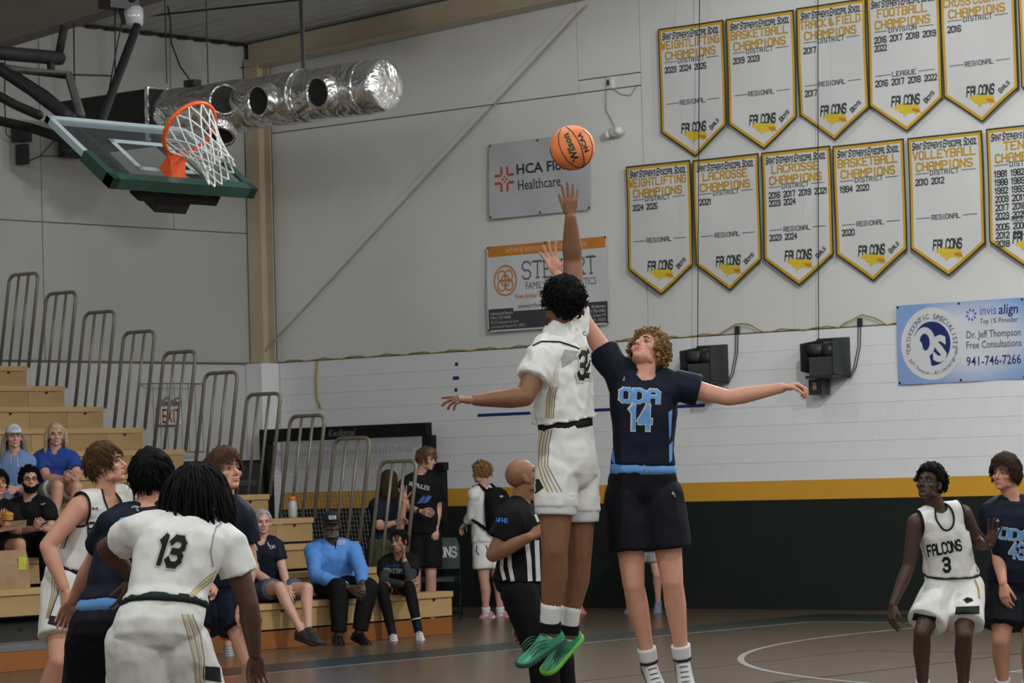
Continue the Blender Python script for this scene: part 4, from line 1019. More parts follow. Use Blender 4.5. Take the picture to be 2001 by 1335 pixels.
class Person:
    def __init__(s, label, J, d, skin, yaw, pitch=0, roll=0, build=1.0, hs=1.0, vox=.008, cat='person', lg=1.08, ar=1.06):
        s.lg = lg*build; s.ar = ar*build
        s.J = {}
        for k, q in J.items():
            q = tuple(q)+(0,)*(3-len(q)); s.J[k] = at(q[0], q[1], d+q[2])
        s.d = d; s.b = build; s.vox = vox; s.skin = skin; s.hs = hs
        J = s.J
        s.pel = J.get('pel') or (J['hR']+J['hL'])/2
        base = Vector((s.pel.x, s.pel.y, max(0, min(J['aR'].z, J['aL'].z)-.09)))
        s.root = thing('person', label, cat, base)
        up = (J['neck']-s.pel).normalized()
        s.up = up
        s.rs = (J['sR']-J['sL']).normalized(); s.rh = (J['hR']-J['hL']).normalized()
        s.fs = (Vector((0, 0, 0))+up.cross(s.rs)).normalized(); s.fh = up.cross(s.rh).normalized()
        g = gaze(yaw, pitch); upz = Vector((0, 0, 1)) if abs(g.z) < .9 else up
        R = frame(g, upz)
        if roll: R = Matrix.Rotation(math.radians(roll), 3, g) @ R
        s.HR_ = R; s.hc = J['head']; s.gz = g
        s.parts = {}
        s.hold = MB()
    # torso ring at fraction t between pelvis and neck
    def tor(s, t, rx, ry, off=0.0, inf=0.0, n=24, p=2.35):
        a = lerp(s.rh, s.rs, min(1, max(0, t))).normalized(); c = lerp(s.pel, s.J['neck'], t)
        bow = s.bow if hasattr(s, 'bow') else 0
        f = s.up.cross(a).normalized(); c = c+f*(off-bow*math.sin(math.pi*min(1, max(0, t))))
        return ringv(c, a, f, rx*s.b+inf, ry*s.b+inf, n, p)
    PROF = [(-.16, .085, .075, -.0), (-.06, .150, .108, -.01), (.06, .163, .115, -.012), (.20, .152, .106, 0), (.36, .140, .098, .008), (.55, .152, .106, .006), (.72, .168, .115, 0), (.85, .165, .108, -.006), (.94, .125, .085, -.008), (1.02, .068, .066, -.004)]
    def body(s, hands=('relaxed', 'relaxed'), hdir=(None, None), palm=(None, None), voxel=None):
        J, b = s.J, s.b; mb = MB()
        mb.loft([s.tor(t, rx, ry, o) for t, rx, ry, o in s.PROF])
        hc = s.hc; nk = J['neck']; hb = hc+s.HR_ @ Vector((0, -.022, -.055))*s.hs
        limb(mb, [lerp(s.pel, nk, .9), nk, hb], [.075*b, .062*b**.5, .056*b**.5])
        ch = lerp(s.pel, nk, .84)
        for S in 'RL':
            sh, el, wr = J['s'+S], J['e'+S], J['w'+S]
            sg = 1 if S == 'R' else -1
            limb(mb, [lerp(nk, ch, .35)+s.rs*sg*.05, lerp(nk, sh, .72)+Vector((0, 0, .008)), sh], [.055*b, .056*b, .063*b])
            limb(mb, [ch+s.rs*sg*.07*b, sh], [.09*b, .062*b])
            A = s.ar; m = lerp(sh, el, .42); limb(mb, [sh, m, el], [.060*A, .051*A, .041*A])
            m = lerp(el, wr, .3); limb(mb, [el, m, lerp(el, wr, .75), wr], [.041*A, .0445*A, .033*A, .0285*A**.5])
            hp, kn, an = J['h'+S], J['k'+S], J['a'+S]
            fr = s.foot_dir(S); b = s.lg
            limb(mb, [hp, lerp(hp, kn, .4), kn], [.089*min(b, s.b*1.1), .079*min(b, s.b*1.2), .056*b])
            cal = lerp(kn, an, .32)-fr*.012
            limb(mb, [kn, cal, lerp(kn, an, .72), an], [.054*b, .0565*b, .040*b, .036*b])
            mb.ell(kn+fr*.012, (.042*b,)*3)
            b = s.b
            limb(mb, [an, an+fr*.08-s.foot_up(S)*.05], [.032, .018])
        me = remesh(mb, voxel or s.vox, 6, .5)
        v, f = mesh_np(me); bpy.data.meshes.remove(me)
        V = [v]; F = list(f); n = len(v)
        def addm(vv, ff):
            nonlocal n
            V.append(vv); F.extend([tuple(i+n for i in q) for q in ff]); n += len(vv)
        addm(xf(HEADV*np.array([1, 1, 1.0]), s.HR_, hc, s.hs), HEADF)
        for i, S in enumerate('RL'):
            if hands[i] is None: continue
            hv, hf = HANDS[hands[i]]; hv = hv.copy()
            if S == 'L': hv[:, 0] *= -1; hf = [q[::-1] for q in hf]
            dr = hdir[i] or (J['w'+S]-J['e'+S]).normalized(); pn = palm[i] or -s.fs
            R = frame(dr, -Vector(pn)); addm(xf(hv, R, J['w'+S]+Vector(dr)*.008, (.97 if s.b > .9 else .9)*s.hs), hf)
        allv = np.vstack(V); me = bpy.data.meshes.new('body'); me.from_pydata([tuple(q) for q in allv], [], F); me.update()
        o = link('body', me, s.skin, s.root, True); s.bodyo = o
        return o
    def foot_dir(s, S):
        t = s.J.get('t'+S)
        if t is None:
            f = Vector((s.fh.x, s.fh.y, 0)).normalized(); return f
        return (t-s.J['a'+S]).normalized() if (t-s.J['a'+S]).length > 1e-3 else s.fh
    def foot_up(s, S):
        fd = s.foot_dir(S); sh = (s.J['k'+S]-s.J['a'+S]).normalized(); u = sh-fd*sh.dot(fd); return u.normalized()
    def garment(s, name, mb, m, voxel=None, wr=.006, wscale=7, cuts=(), trim=None, smooth=4, parent=None, seed=0, inner=None):
        me = remesh(mb, voxel or s.vox*1.15, smooth, .5)
        v, f = mesh_np(me); bpy.data.meshes.remove(me)
        if wr:
            # folds: noise stretched across the cloth
            N = len(v); nn = np.zeros(N)
            o = Vector((seed*3.1+s.d, seed*1.7, 0))
            for i in range(N):
                p = Vector(v[i]); q = Vector((p.x*wscale*1.3, p.y*wscale*1.3, p.z*wscale))
                w = noise.noise(q+o); nn[i] = (1-abs(w)*2.6)*.6+noise.noise(q*2.3+o)*.5
            me = bpy.data.meshes.new('t'); me.from_pydata([tuple(q) for q in v], [], f); me.update()
            nr = np.empty(N*3); me.vertices.foreach_get('normal', nr); nr = nr.reshape(-1, 3); bpy.data.meshes.remove(me)
            v = v+nr*nn[:, None]*wr
        g = None
        for c in cuts:
            val = np.array([c(Vector(p)) for p in v])
            ins = val < 0
            keep = [q for q in f if not all(ins[i] for i in q)]
            bnd = set(i for q in keep if any(ins[j] for j in q) and not all(ins[j] for j in q) for i in q if ins[i])
            for i in bnd:
                p = Vector(v[i]); e = .002
                for _ in range(3):
                    g0 = c(p); gr = Vector((c(p+Vector((e, 0, 0)))-g0, c(p+Vector((0, e, 0)))-g0, c(p+Vector((0, 0, e)))-g0))/e
                    if gr.length < 1e-6: break
                    p = p-gr*(g0/gr.length_squared)
                if (p-Vector(v[i])).length < .03: v[i] = p
            f = keep
        used = sorted(set(i for q in f for i in q)); mp = {j: i for i, j in enumerate(used)}
        me = bpy.data.meshes.new(name); me.from_pydata([tuple(v[j]) for j in used], [], [tuple(mp[i] for i in q) for q in f]); me.update()
        o = link(name, me, m, parent or s.root, True)
        if trim:
            bm = bmesh.new(); bm.from_mesh(me); be = [e for e in bm.edges if e.is_boundary]
            adj = {}
            for e in be:
                a, b_ = e.verts[0].index, e.verts[1].index; adj.setdefault(a, []).append(b_); adj.setdefault(b_, []).append(a)
            seen = set(); tm = MB()
            for st in adj:
                if st in seen: continue
                lp = [st]; seen.add(st); cur = st
                while True:
                    nx = [q for q in adj[cur] if q not in seen]
                    if not nx: break
                    cur = nx[0]; seen.add(cur); lp.append(cur)
                if len(lp) > 8:
                    P = [Vector(me.vertices[i].co) for i in lp]
                    P = [(P[i-2]+P[i-1]+P[i]+P[(i+1) % len(P)]+P[(i+2) % len(P)])/5 for i in range(len(P))]
                    tm.tube(P[::2], trim[1], 6, closed=True)
            bm.free()
            if tm.v: obj('trim', tm, trim[0], o, True)
        s.parts[name] = o
        return o
    def shirt(s, m, sleeve=.5, name='jersey', hem=-.02, inf=.016, neck=(.062, .075), scoop=0.0, armhole=False, trim=None, lower=.012, wr=.006, sl_r=(.075, .078), sl_end=None, tuck=False, seed=0, wscale=7, armhole_r=.079, collar=0.0):
        J, b = s.J, s.b; mb = MB(); rings = []
        for t, rx, ry, o in s.PROF:
            if t < hem: continue
            k = inf+(lower*(1-min(1, max(0, (t-hem)/.5))))
            if t > 1.0: continue
            rings.append(s.tor(t, rx, ry, o, k))
        k0 = inf+lower; rx0, ry0 = (.155, .108); rings.insert(0, s.tor(hem, rx0, ry0, 0, k0-(.02 if tuck else 0)))
        mb.loft(rings)
        nk = J['neck']; ch = lerp(s.pel, nk, .84)
        mb.loft([s.tor(.9, .14, .09, -.006, inf), s.tor(1.0, .088, .078, -.006, inf)])
        for S in 'RL':
            sg = 1 if S == 'R' else -1; sh, el, wrs = J['s'+S], J['e'+S], J['w'+S]
            limb(mb, [lerp(nk, ch, .35)+s.rs*sg*.05, lerp(nk, sh, .72)+Vector((0, 0, .008)), sh], [.055*b+inf, .056*b+inf, .063*b+inf*.8])
            limb(mb, [ch+s.rs*sg*.07*b, sh], [.09*b+inf, .062*b+inf*.8])
            if not armhole:
                fr = sleeve if not isinstance(sleeve, tuple) else sleeve[0 if S == 'R' else 1]
                if fr <= 1: 
                    e = lerp(sh, el, fr); mb.tube([sh, lerp(sh, e, .5), e], [sl_r[0]*b, (sl_r[0]+sl_r[1])/2*b, sl_r[1]*b], 16)
                else:
                    capsule(mb, sh, el, .066*b+inf*.4, .050*b+inf*.4); e = lerp(el, wrs, fr-1); mb.tube([el, lerp(el, e, .3), e], [.050*b+inf*.4, .050*b+inf*.3, .036*b+inf*.3], 14)
        cuts = []
        nx = (s.hc-nk).normalized()
        if collar: limb(mb, [lerp(s.pel, nk, .92), nk, nk+nx*collar], [.10*b, .088*b, .074*b])
        c0 = nk+s.fs*(.012+scoop*.35)-s.up*scoop*.55+nx*collar*1.2; ax = (s.rs, s.fs, s.up)
        ra, rb, rc = neck[0], neck[0]+.012+scoop*.55, neck[1]+scoop*.55
        def gneck(p):
            q = p-c0; return (math.sqrt((q.dot(ax[0])/ra)**2+(q.dot(ax[1])/rb)**2+(q.dot(ax[2])/rc)**2)-1)*ra
        cuts.append(gneck)
        if armhole:
            for S in 'RL':
                sh, el = J['s'+S], J['e'+S]; sg = 1 if S == 'R' else -1
                pc = sh.copy()
                def ga(p, pc=pc, sg=sg):
                    q = p-pc; lat = q.dot(s.rs)*sg
                    return max(-.022-lat, q.length-armhole_r*1.75)
                cuts.append(ga)
        return s.garment(name, mb, m, cuts=cuts, trim=trim, wr=wr, seed=seed, wscale=wscale)
    def shorts(s, m, length=.8, name='shorts', top=.14, inf=.02, r0=.112, r1=.118, wr=.006, seed=5, loose=0.0):
        J, b = s.J, s.b; mb = MB()
        rings = [s.tor(t, rx, ry, o, inf) for t, rx, ry, o in [(top, .150, .106, 0)]+[q for q in s.PROF if q[0] < top-.02][::-1]]
        mb.loft(rings)
        for S in 'RL':
            hp, kn = J['h'+S], J['k'+S]; ln = length if not isinstance(length, tuple) else length[0 if S == 'R' else 1]
            e = lerp(hp, kn, ln); mb.ell(hp, (r0*b,)*3); mb.tube([hp, lerp(hp, e, .5), e], [r0*b, lerp(r0, r1, .6)*b, r1*b], 18)
        return s.garment(name, mb, m, wr=wr, seed=seed)
    def pants(s, m, name='trousers', top=.14, inf=.016, wr=.006, end=.93, r=(.103, .075, .062), seed=4):
        J, b = s.J, s.b; mb = MB()
        mb.loft([s.tor(t, rx, ry, o, inf) for t, rx, ry, o in [(top, .150, .106, 0)]+[q for q in s.PROF if q[0] < top-.02][::-1]])
        for S in 'RL':
            hp, kn, an = J['h'+S], J['k'+S], J['a'+S]
            capsule(mb, hp, kn, r[0]*b, r[1]*b, 14); e = lerp(kn, an, end); mb.tube([kn, lerp(kn, e, .35), e], [r[1]*b, r[1]*b*.98, r[2]*b], 14)
        return s.garment(name, mb, m, wr=wr, seed=seed)
    def band(s, m, t0=.10, t1=.17, inf=.027, name='waistband', parent=None):
        mb = MB(); P = [(.152, .108)]
        mb.loft([s.tor(t0, .158, .112, -.004, inf, 36), s.tor((t0+t1)/2, .155, .110, -.003, inf+.004, 36), s.tor(t1, .152, .107, -.002, inf, 36)])
        return obj(name, mb, m, parent or s.root, True)
    def legtube(s, m, S, f0, f1, r0, r1, name='sock', seg='ka', extra=.004):
        a, b_ = (s.J['k'+S], s.J['a'+S]) if seg == 'ka' else (s.J['h'+S], s.J['k'+S])
        p, q = lerp(a, b_, f0), lerp(a, b_, f1); mb = MB()
        n = 9; d = (q-p).normalized()
        pts = [lerp(p, q, k/n) for k in range(n+1)]
        q_ = s.lg/(1.08*s.b); mb.tube(pts, [lerp(r0, r1, k/n)*q_+extra*(.5 if k % 2 else 0) for k in range(n+1)], 16)
        return obj(name, mb, m, s.root, True)
    def sock(s, m, S, f0=.68, r0=.046, r1=.043):
        J = s.J; an = J['a'+S]; fd = s.foot_dir(S); fu = s.foot_up(S); mb = MB()
        p = lerp(J['k'+S], an, f0); n = 6
        pts = [lerp(p, an, k/n) for k in range(n+1)]
        mb.tube(pts, [lerp(r0, r1, k/n)*s.lg**.9+(.0015 if k % 2 else 0) for k in range(n+1)], 16)
        mb.ell(an-fu*.01+fd*.01, (.042, .042, .042))
        return obj('sock', mb, m, s.root, True)
    def shoe(s, S, mu, ms, size=1.0, laces=None, high=.0):
        """upper + sole + laces around the ankle joint"""
        J = s.J; an = J['a'+S]; fd = s.foot_dir(S); fu = s.foot_up(S); R = frame(fd, fu)
        O = an-R @ Vector((0, .055, .085))*size
        T = lambda x, y, z: O+R @ Vector((x, y, z))*size
        prof = [(-.012, .020, .060), (.0, .032, .082+high), (.03, .039, .100+high), (.07, .041, .104+high), (.105, .042, .092+high*.6), (.14, .044, .078), (.175, .047, .064), (.21, .049, .053), (.245, .046, .044), (.272, .035, .035), (.285, .016, .026)]
        rings = []
        for y, hw, h in prof:
            c = Vector(T(0, y, .018)); rings.append([T(hw*math.cos(a)*(1 if math.sin(a) > 0 else 1.02), y, .016+max(-.004, (h-.016)*(math.copysign(abs(math.sin(a))**.75, math.sin(a))))) for a in [2*math.pi*k/18 for k in range(18)]])
        u = obj('shoe', MB().loft(rings), mu, s.root, True)
        out = [(-.014, .022), (.0, .036), (.05, .043), (.10, .042), (.15, .045), (.20, .051), (.24, .049), (.272, .038), (.29, .016)]
        poly = [(w, y) for y, w in out]+[(-w, y) for y, w in out[::-1]]
        mb = MB(); n = len(poly)
        lv = [(0.96, 0), (1.03, .008), (1.03, .022), (.97, .027)]
        mb.loft([[T(x*k, y, z+(.012*max(0, (y-.22)/.07)**2 if z < .02 else .008*max(0, (y-.22)/.07)**2)) for x, y in poly] for k, z in lv])
        obj('sole', mb, ms, u, True)
        if laces:
            mb = MB()
            for k in range(4):
                y = .115+.025*k; h = np.interp(y, [q[0] for q in prof], [q[2] for q in prof])
                mb.tube([T(-.022, y, h-.004), T(0, y+.004, h+.004), T(.022, y, h-.004)], .0035*size, 5)
            obj('laces', mb, laces, u, True)
        return u
    # ---- head details
    def hp(s, x, y, z): return s.hc+s.HR_ @ (Vector((x, y, z))*s.hs)
    def face(s, brow, lips, iris=None, smile=0.0, white=None):
        white = white or mat('eye_white', (.26, .245, .235), .7, var=.02, spec=.08); iris = iris or mat('dark_iris', (.02, .012, .008), .5, var=.05, spec=.2)
        for sg in (-1, 1):
            e = obj('eye', MB().ell(s.hp(sg*.031, .0768, .0005), (.0130*s.hs, .009*s.hs, .0056*s.hs), s.HR_), white, s.root, True)
            obj('iris', MB().ell(s.hp(sg*.031, .0845, .001), (.006*s.hs, .003*s.hs, .0052*s.hs), s.HR_, 10, 6), iris, e, True)
            obj('eyebrow', MB().tube([s.hp(sg*.014, .0905, .018), s.hp(sg*.030, .0885, .0235), s.hp(sg*.047, .0745, .0205)], [.0035*s.hs, .0042*s.hs, .0022*s.hs], 6), brow, s.root, True)
        mb = MB(); mb.tube([s.hp(-.023, .079, -.064+smile), s.hp(-.010, .0893, -.0605), s.hp(0, .0910, -.0615), s.hp(.010, .0893, -.0605), s.hp(.023, .079, -.064+smile)], [.002, .0032, .0034, .0032, .002], 6)
        mb.tube([s.hp(-.020, .081, -.067+smile*.7), s.hp(-.009, .0885, -.0705), s.hp(0, .090, -.071), s.hp(.009, .0885, -.0705), s.hp(.020, .081, -.067+smile*.7)], [.002, .0038, .004, .0038, .002], 6)
        obj('lips', mb, lips, s.root, True)
    def hair(s, m, thick=.018, front=.055, side=-.01, back=-.07, lump=.006, lscale=14, locks=0, lock_len=.07, lock_r=.006, style='straight', fringe=0.0, top=0.0, seed=1, ear=True, sideburn=0.0, lift=.22, curl=1.0, maxz=9):
        """hair mass over the scalp plus separate locks; heights are the hair line in head coords"""
        rnd = random.Random(seed); nu, nv = 48, 30; vs = []
        C = Vector((0, -.012, .022)); E = Vector((.0745, .093, .090))
        def line(az):      # hair line height for azimuth (0 = face, pi = back)
            a = abs(az)/math.pi
            if a < .30: return front+(side+.02-front)*max(0, (a-.16)/.14)**1.2 if a > .16 else front
            if a < .52: return side
            return side+(back-side)*min(1, (a-.52)/.2)
        def surf(az, el):
            d = Vector((math.sin(az)*math.cos(el), math.cos(az)*math.cos(el), math.sin(el)))
            k = 1/math.sqrt((d.x/E.x)**2+(d.y/E.y)**2+(d.z/E.z)**2); return d, k
        for j in range(nv+1):
            el = -math.pi/2+math.pi*j/nv
            for i in range(nu):
                az = -math.pi+2*math.pi*i/nu; d, k = surf(az, el); z = C.z+d.z*k
                m_ = (z-line(az))/.012; w = max(0, min(1, m_)); w = w*w*(3-2*w)
                th = thick*(.55+.45*max(0, d.z))+top*max(0, d.z)**2+fringe*max(0, d.y)*max(0, min(1, (z-front)/.03))*(1 if z < front+.06 else .6)
                nz = noise.noise(Vector((d.x, d.y, d.z))*lscale*.35+Vector((seed, 0, 0)))*lump*1.4+noise.noise(Vector((d.x, d.y, d.z))*lscale+Vector((0, seed, 0)))*lump
                r = k*(1+0)+(th+nz)*w-(.012)*(1-w); p = C+d*r
                vs.append(s.hp(*p))
        fs = [(j*nu+i, j*nu+(i+1) % nu, (j+1)*nu+(i+1) % nu, (j+1)*nu+i) for j in range(nv) for i in range(nu)]
        mb = MB().add(vs, fs); h = obj('hair', mb, m, s.root, True)
        s.parts['hair'] = h
        if locks:
            lk = MB(); n = 0; tries = 0
            while n < locks and tries < locks*12:
                tries += 1
                az = rnd.uniform(-math.pi, math.pi); el = math.asin(rnd.uniform(-.5, 1)); d, k = surf(az, el); z = C.z+d.z*k
                if z < line(az)+.004: continue
                if style == 'long' and (d.y > .25) or z > maxz: continue
                n += 1
                base = C+d*(k+thick*.45); L = lock_len*rnd.uniform(.6, 1.2)
                if style == 'straight':
                    # lie along the head, combed away from the crown
                    crown = Vector((0, -.6, .8)); t = (d-crown*.999); t = t-d*t.dot(d)
                    if t.length < .05: t = Vector((0, 1, 0))
                    t.normalize(); t = (t+Vector((rnd.uniform(-.25, .25), rnd.uniform(-.25, .25), 0))).normalized()
                    pts = [base]; p = base.copy(); dr = (t+d*lift).normalized()
                    for q in range(4):
                        p = p+dr*L/4; dr = (dr+Vector((0, 0, -.28))).normalized()
                        u = (p-C); kk = 1/math.sqrt((u.x/E.x)**2+(u.y/E.y)**2+(u.z/E.z)**2)
                        if kk > 1/(1+thick/.085): p = C+u*kk*(1+thick*.9/.085)
                        pts.append(p.copy())
                    lk.tube([s.hp(*q) for q in pts], [lock_r*.7, lock_r, lock_r*.9, lock_r*.6, lock_r*.15], 5)
                elif style == 'curly':
                    ax = Vector((rnd.gauss(0, 1), rnd.gauss(0, 1), rnd.gauss(0, 1))).normalized(); a = ax.cross(d).normalized() if ax.cross(d).length > .1 else Vector((1, 0, 0)); b_ = ax
                    rr = rnd.uniform(.010, .017)*curl; c_ = C+d*(k+thick*rnd.uniform(.5, 1.05)); turns = rnd.uniform(4, 7)
                    pts = [s.hp(*(c_+a*rr*math.cos(q*turns/9)+d*rr*math.sin(q*turns/9)+b_*.003*q)) for q in range(10)]
                    lk.tube(pts, [lock_r*s.hs*(.6+.4*math.sin(math.pi*q/9)) for q in range(10)], 4)
                elif style == 'dread':
                    p = base.copy(); h_ = Vector((d.x+rnd.uniform(-.15, .15), d.y-.15+rnd.uniform(-.15, .15), 0)).normalized(); dr = (d*.25+h_*(.2+.9*max(0, d.z))+Vector((0, 0, -.12))).normalized(); pts = [p.copy()]
                    for q in range(9):
                        p = p+dr*L/9; dr = (dr+Vector((rnd.uniform(-.12, .12), rnd.uniform(-.12, .12), -.5))).normalized()
                        u = (p-C); kk = 1/math.sqrt((u.x/E.x)**2+(u.y/E.y)**2+(u.z/(E.z*1.02))**2)
                        if kk > .88: p = C+u*kk/.88
                        pts.append(p.copy())
                    lk.tube([s.hp(*q) for q in pts], [lock_r*.8]+[lock_r*rnd.uniform(.85, 1.1) for _ in range(8)]+[lock_r*.45], 6)
                elif style == 'long':
                    # falls to the shoulders in world space
                    wp = s.hp(*base); wd = (s.HR_ @ d); pts = [wp.copy()]; dr = (wd*.35+Vector((0, 0, -.45))).normalized()
                    for q in range(8):
                        wp = wp+dr*L/8; dr = (dr*.6+Vector((0, 0, -.6))+Vector((rnd.uniform(-.03, .03), rnd.uniform(-.03, .03), 0))).normalized()
                        u = s.HR_.transposed() @ (wp-s.hc)/s.hs-C; kk = 1/math.sqrt((u.x/E.x)**2+(u.y/E.y)**2+(u.z/(E.z*1.05))**2)
                        if kk > .9: wp = s.hp(*(C+u*kk/.9))
                        pts.append(wp.copy())
                    lk.tube(pts, [lock_r, lock_r*1.2, lock_r*1.2, lock_r*1.1, lock_r, lock_r, lock_r*.9, lock_r*.7, lock_r*.2], 5)
            o = obj('hair_locks', lk, m, h, True); o['kind'] = 'stuff'
        return h
    def cap(s, m, mbrim=None, patch=None, text=None, mtext=None):
        C = Vector((0, -.012, .022)); E = Vector((.089, .109, .104)); mb = MB(); nu, nv = 32, 10; rings = []
        for j in range(nv+1):
            el = .16+(math.pi/2-.17)*j/nv; rings.append([s.hp(C.x+E.x*math.cos(a)*math.cos(el), C.y+E.y*math.sin(a)*math.cos(el)-.006, C.z+E.z*math.sin(el)*1.08+.002) for a in [2*math.pi*k/nu for k in range(nu)]])
        c = obj('cap', mb.loft(rings), m, s.root, True)
        mb = MB(); top, bot = [], []
        for k in range(15):
            a = math.pi*(.14+.72*k/14); x = .079*math.cos(a); y0 = .094*math.sin(a)-.02
            for r_, lst in ((1, top),):
                pass
            top.append((x, y0)); bot.append((x*1.0, y0+.072*math.sin(math.pi*k/14)**.6))
        n = 15
        Z = lambda x, y: .040-.9*x*x/.08*.25-.12*max(0, y-.06)
        for dz in (0,):
            up_ = [s.hp(x, y, Z(x, y)+.003) for x, y in top]+[s.hp(x, y, Z(x, y)+.002) for x, y in bot]; lo = [s.hp(x, y, Z(x, y)-.003) for x, y in top]+[s.hp(x, y, Z(x, y)-.003) for x, y in bot]
        fs = [(i, i+1, n+i+1, n+i) for i in range(n-1)]+[(2*n+i, 3*n+i, 3*n+i+1, 2*n+i+1) for i in range(n-1)]+[(n+i, n+i+1, 3*n+i+1, 3*n+i) for i in range(n-1)]
        obj('brim', mb.add(up_+lo, fs), mbrim or m, c, True)
        obj('button', MB().ell(s.hp(0, -.018, .131), (.008, .008, .005)), m, c, True)
        fr = lambda u, v, o=0: s.hp(u, C.y+(E.y+.002+o)*math.sqrt(max(0, 1-(u/E.x)**2-((v-C.z)/(E.z*1.08))**2))-.004, v)
        if patch:
            mb = MB(); gx, gz = 8, 4; vs = [fr(-.034+.068*i/gx, .060+.032*j/gz, .003) for j in range(gz+1) for i in range(gx+1)]
            mb.add(vs, [(j*(gx+1)+i, j*(gx+1)+i+1, (j+1)*(gx+1)+i+1, (j+1)*(gx+1)+i) for j in range(gz) for i in range(gx)]); obj('patch', mb, patch, c)
        if text:
            mb = MB(); put(mb, stroke_text(text, .019 if patch else .03, .75, 1.0), lambda u, v: fr(-u if False else u, (.066 if patch else .062)+v, .005), center=0, fit=.052 if patch else .075)
            obj('lettering', mb, mtext, c)
        return c
    # ---- print on cloth: shapes given in photo pixels, laid on the garment from the side they were seen from
    def decal(s, target, polys, m, name='print', off=.004, cell=5.0, parent=None):
        """polys: list of convex outlines in photo pixels"""
        me = target.data; bv = BVHTree.FromPolygons([v.co for v in me.vertices], [tuple(p.vertices) for p in me.polygons])
        mb = MB(); co = Vector(CAM); cache = {}
        def hit(x, y):
            k = (round(x, 2), round(y, 2))
            if k not in cache:
                d = Vector(ray(x, y)).normalized(); h = bv.ray_cast(co, d)
                cache[k] = None if h[0] is None else h[0]-d*off
            return cache[k]
        for P in polys:
            bm = bmesh.new(); bm.faces.new([bm.verts.new((x, y, 0)) for x, y in P])
            L = max((Vector(P[i])-Vector(P[i-1])).length for i in range(len(P)))
            cuts = min(24, int(L/cell))
            if cuts > 0:
                bmesh.ops.triangulate(bm, faces=bm.faces[:])
                for _ in range(6):
                    es = [e for e in bm.edges if e.calc_length() > cell]
                    if not es: break
                    bmesh.ops.subdivide_edges(bm, edges=es, cuts=1, use_grid_fill=False); bmesh.ops.triangulate(bm, faces=bm.faces[:])
            for f in bm.faces:
                H = [hit(v.co.x, v.co.y) for v in f.verts]
                if any(h is None for h in H): continue
                dd = [(h-co).length for h in H]
                if max(dd)-min(dd) > .09: continue
                mb.add(H, [tuple(range(len(H)))])
            bm.free()
        if mb.v: return obj(name, mb, m, parent or target, fix=False)
def px_text(txt, x, y, h, w, ang=0, slant=0.0, weight=1.1, serif=False, skew=0.0, gap=.3, font=False, offset=.03):
    """glyph outlines in pixels, centred on x, y (pixel y down), baseline rotated by ang degrees (anticlockwise up)"""
    tv = font_text(txt, h, offset, 1, slant) if font else stroke_text(txt, h, .62, weight, serif, gap, slant)
    vs, fs, W = tv; k = w/max(1e-6, max(v[0] for v in vs)); c, sn = math.cos(math.radians(ang)), math.sin(math.radians(ang)); W = w
    out = []
    for f in fs:
        P = []
        for i in f:
            u = vs[i][0]*k-W/2; v = vs[i][1]-h/2; v += skew*u
            P.append((x+u*c-v*sn, y-(u*sn+v*c)))
        out.append(P)
    return out
def px_stroke(pts, w):
    out = []
    for a, b in zip(pts, pts[1:]):
        a, b = Vector(a), Vector(b); d = (b-a).normalized(); n = Vector((-d.y, d.x))*w/2
        out.append([tuple(a-n), tuple(b-n), tuple(b+n), tuple(a+n)])
    return out
# ------------------------------------------------------------------ materials for people
def skinm(n, c, r=.5): return mat('skin_'+n, c, r, var=.06, vscale=14, bump=.04, bscale=300, spec=.35)
SK_fair = skinm('fair', (.60, .30, .205)); SK_tan = skinm('tan', (.52, .25, .165)); SK_med = skinm('medium_brown', (.20, .088, .045)); SK_ref = skinm('warm_brown', (.27, .125, .07))
SK_dark = skinm('dark_brown', (.085, .038, .024)); SK_deep = skinm('deep_brown', (.060, .030, .021)); SK_old = skinm('pale_pink', (.58, .33, .25)); SK_light = skinm('light', (.56, .30, .22))
def cloth(n, c, r=.7, **k): return mat(n, c, r, var=.04, vscale=9, bump=.12, bscale=220, spec=.12, **k)
C_white = cloth('white_jersey', (.70, .69, .655), .5, sheen=.2); C_navy = cloth('navy_jersey', (.0075, .010, .021), .6); C_black = cloth('black_cloth', (.0075, .0075, .008), .8); C_nshort = cloth('black_navy_shorts', (.006, .0065, .0095), .65)
C_sky = cloth('light_blue_trim', (.125, .30, .62)); C_dgreen = cloth('dark_green_trim', (.014, .022, .02)); C_gold = cloth('gold_stripe', (.42, .29, .12)); C_grey = cloth('grey_mesh', (.30, .30, .30)); C_wsock = cloth('white_sock', (.66, .655, .64)); C_under = cloth('white_undershirt', (.62, .62, .61), .6)
C_outline = cloth('pale_number_edge', (.55, .52, .44)); C_numg = cloth('black_green_number', (.010, .017, .016))
L_fair = skinm('lip_pink', (.50, .19, .15), .4); L_dark = skinm('lip_brown', (.12, .045, .035), .4)
H_black = mat('black_hair', (.005, .0043, .004), .8, var=.2, vscale=30, spec=.12); H_brown = mat('brown_hair', (.075, .038, .018), .75, var=.35, vscale=40, spec=.12); H_dbrown = mat('dark_brown_hair', (.035, .02, .012), .75, var=.3, vscale=40, spec=.12)
H_blond = mat('sandy_blond_curls', (.24, .14, .055), .75, var=.4, vscale=60, spec=.12); H_lblond = mat('grey_blond_hair', (.42, .32, .20), .5, var=.25, vscale=40); H_grey = mat('silver_hair', (.36, .35, .34), .5, var=.2, vscale=40)
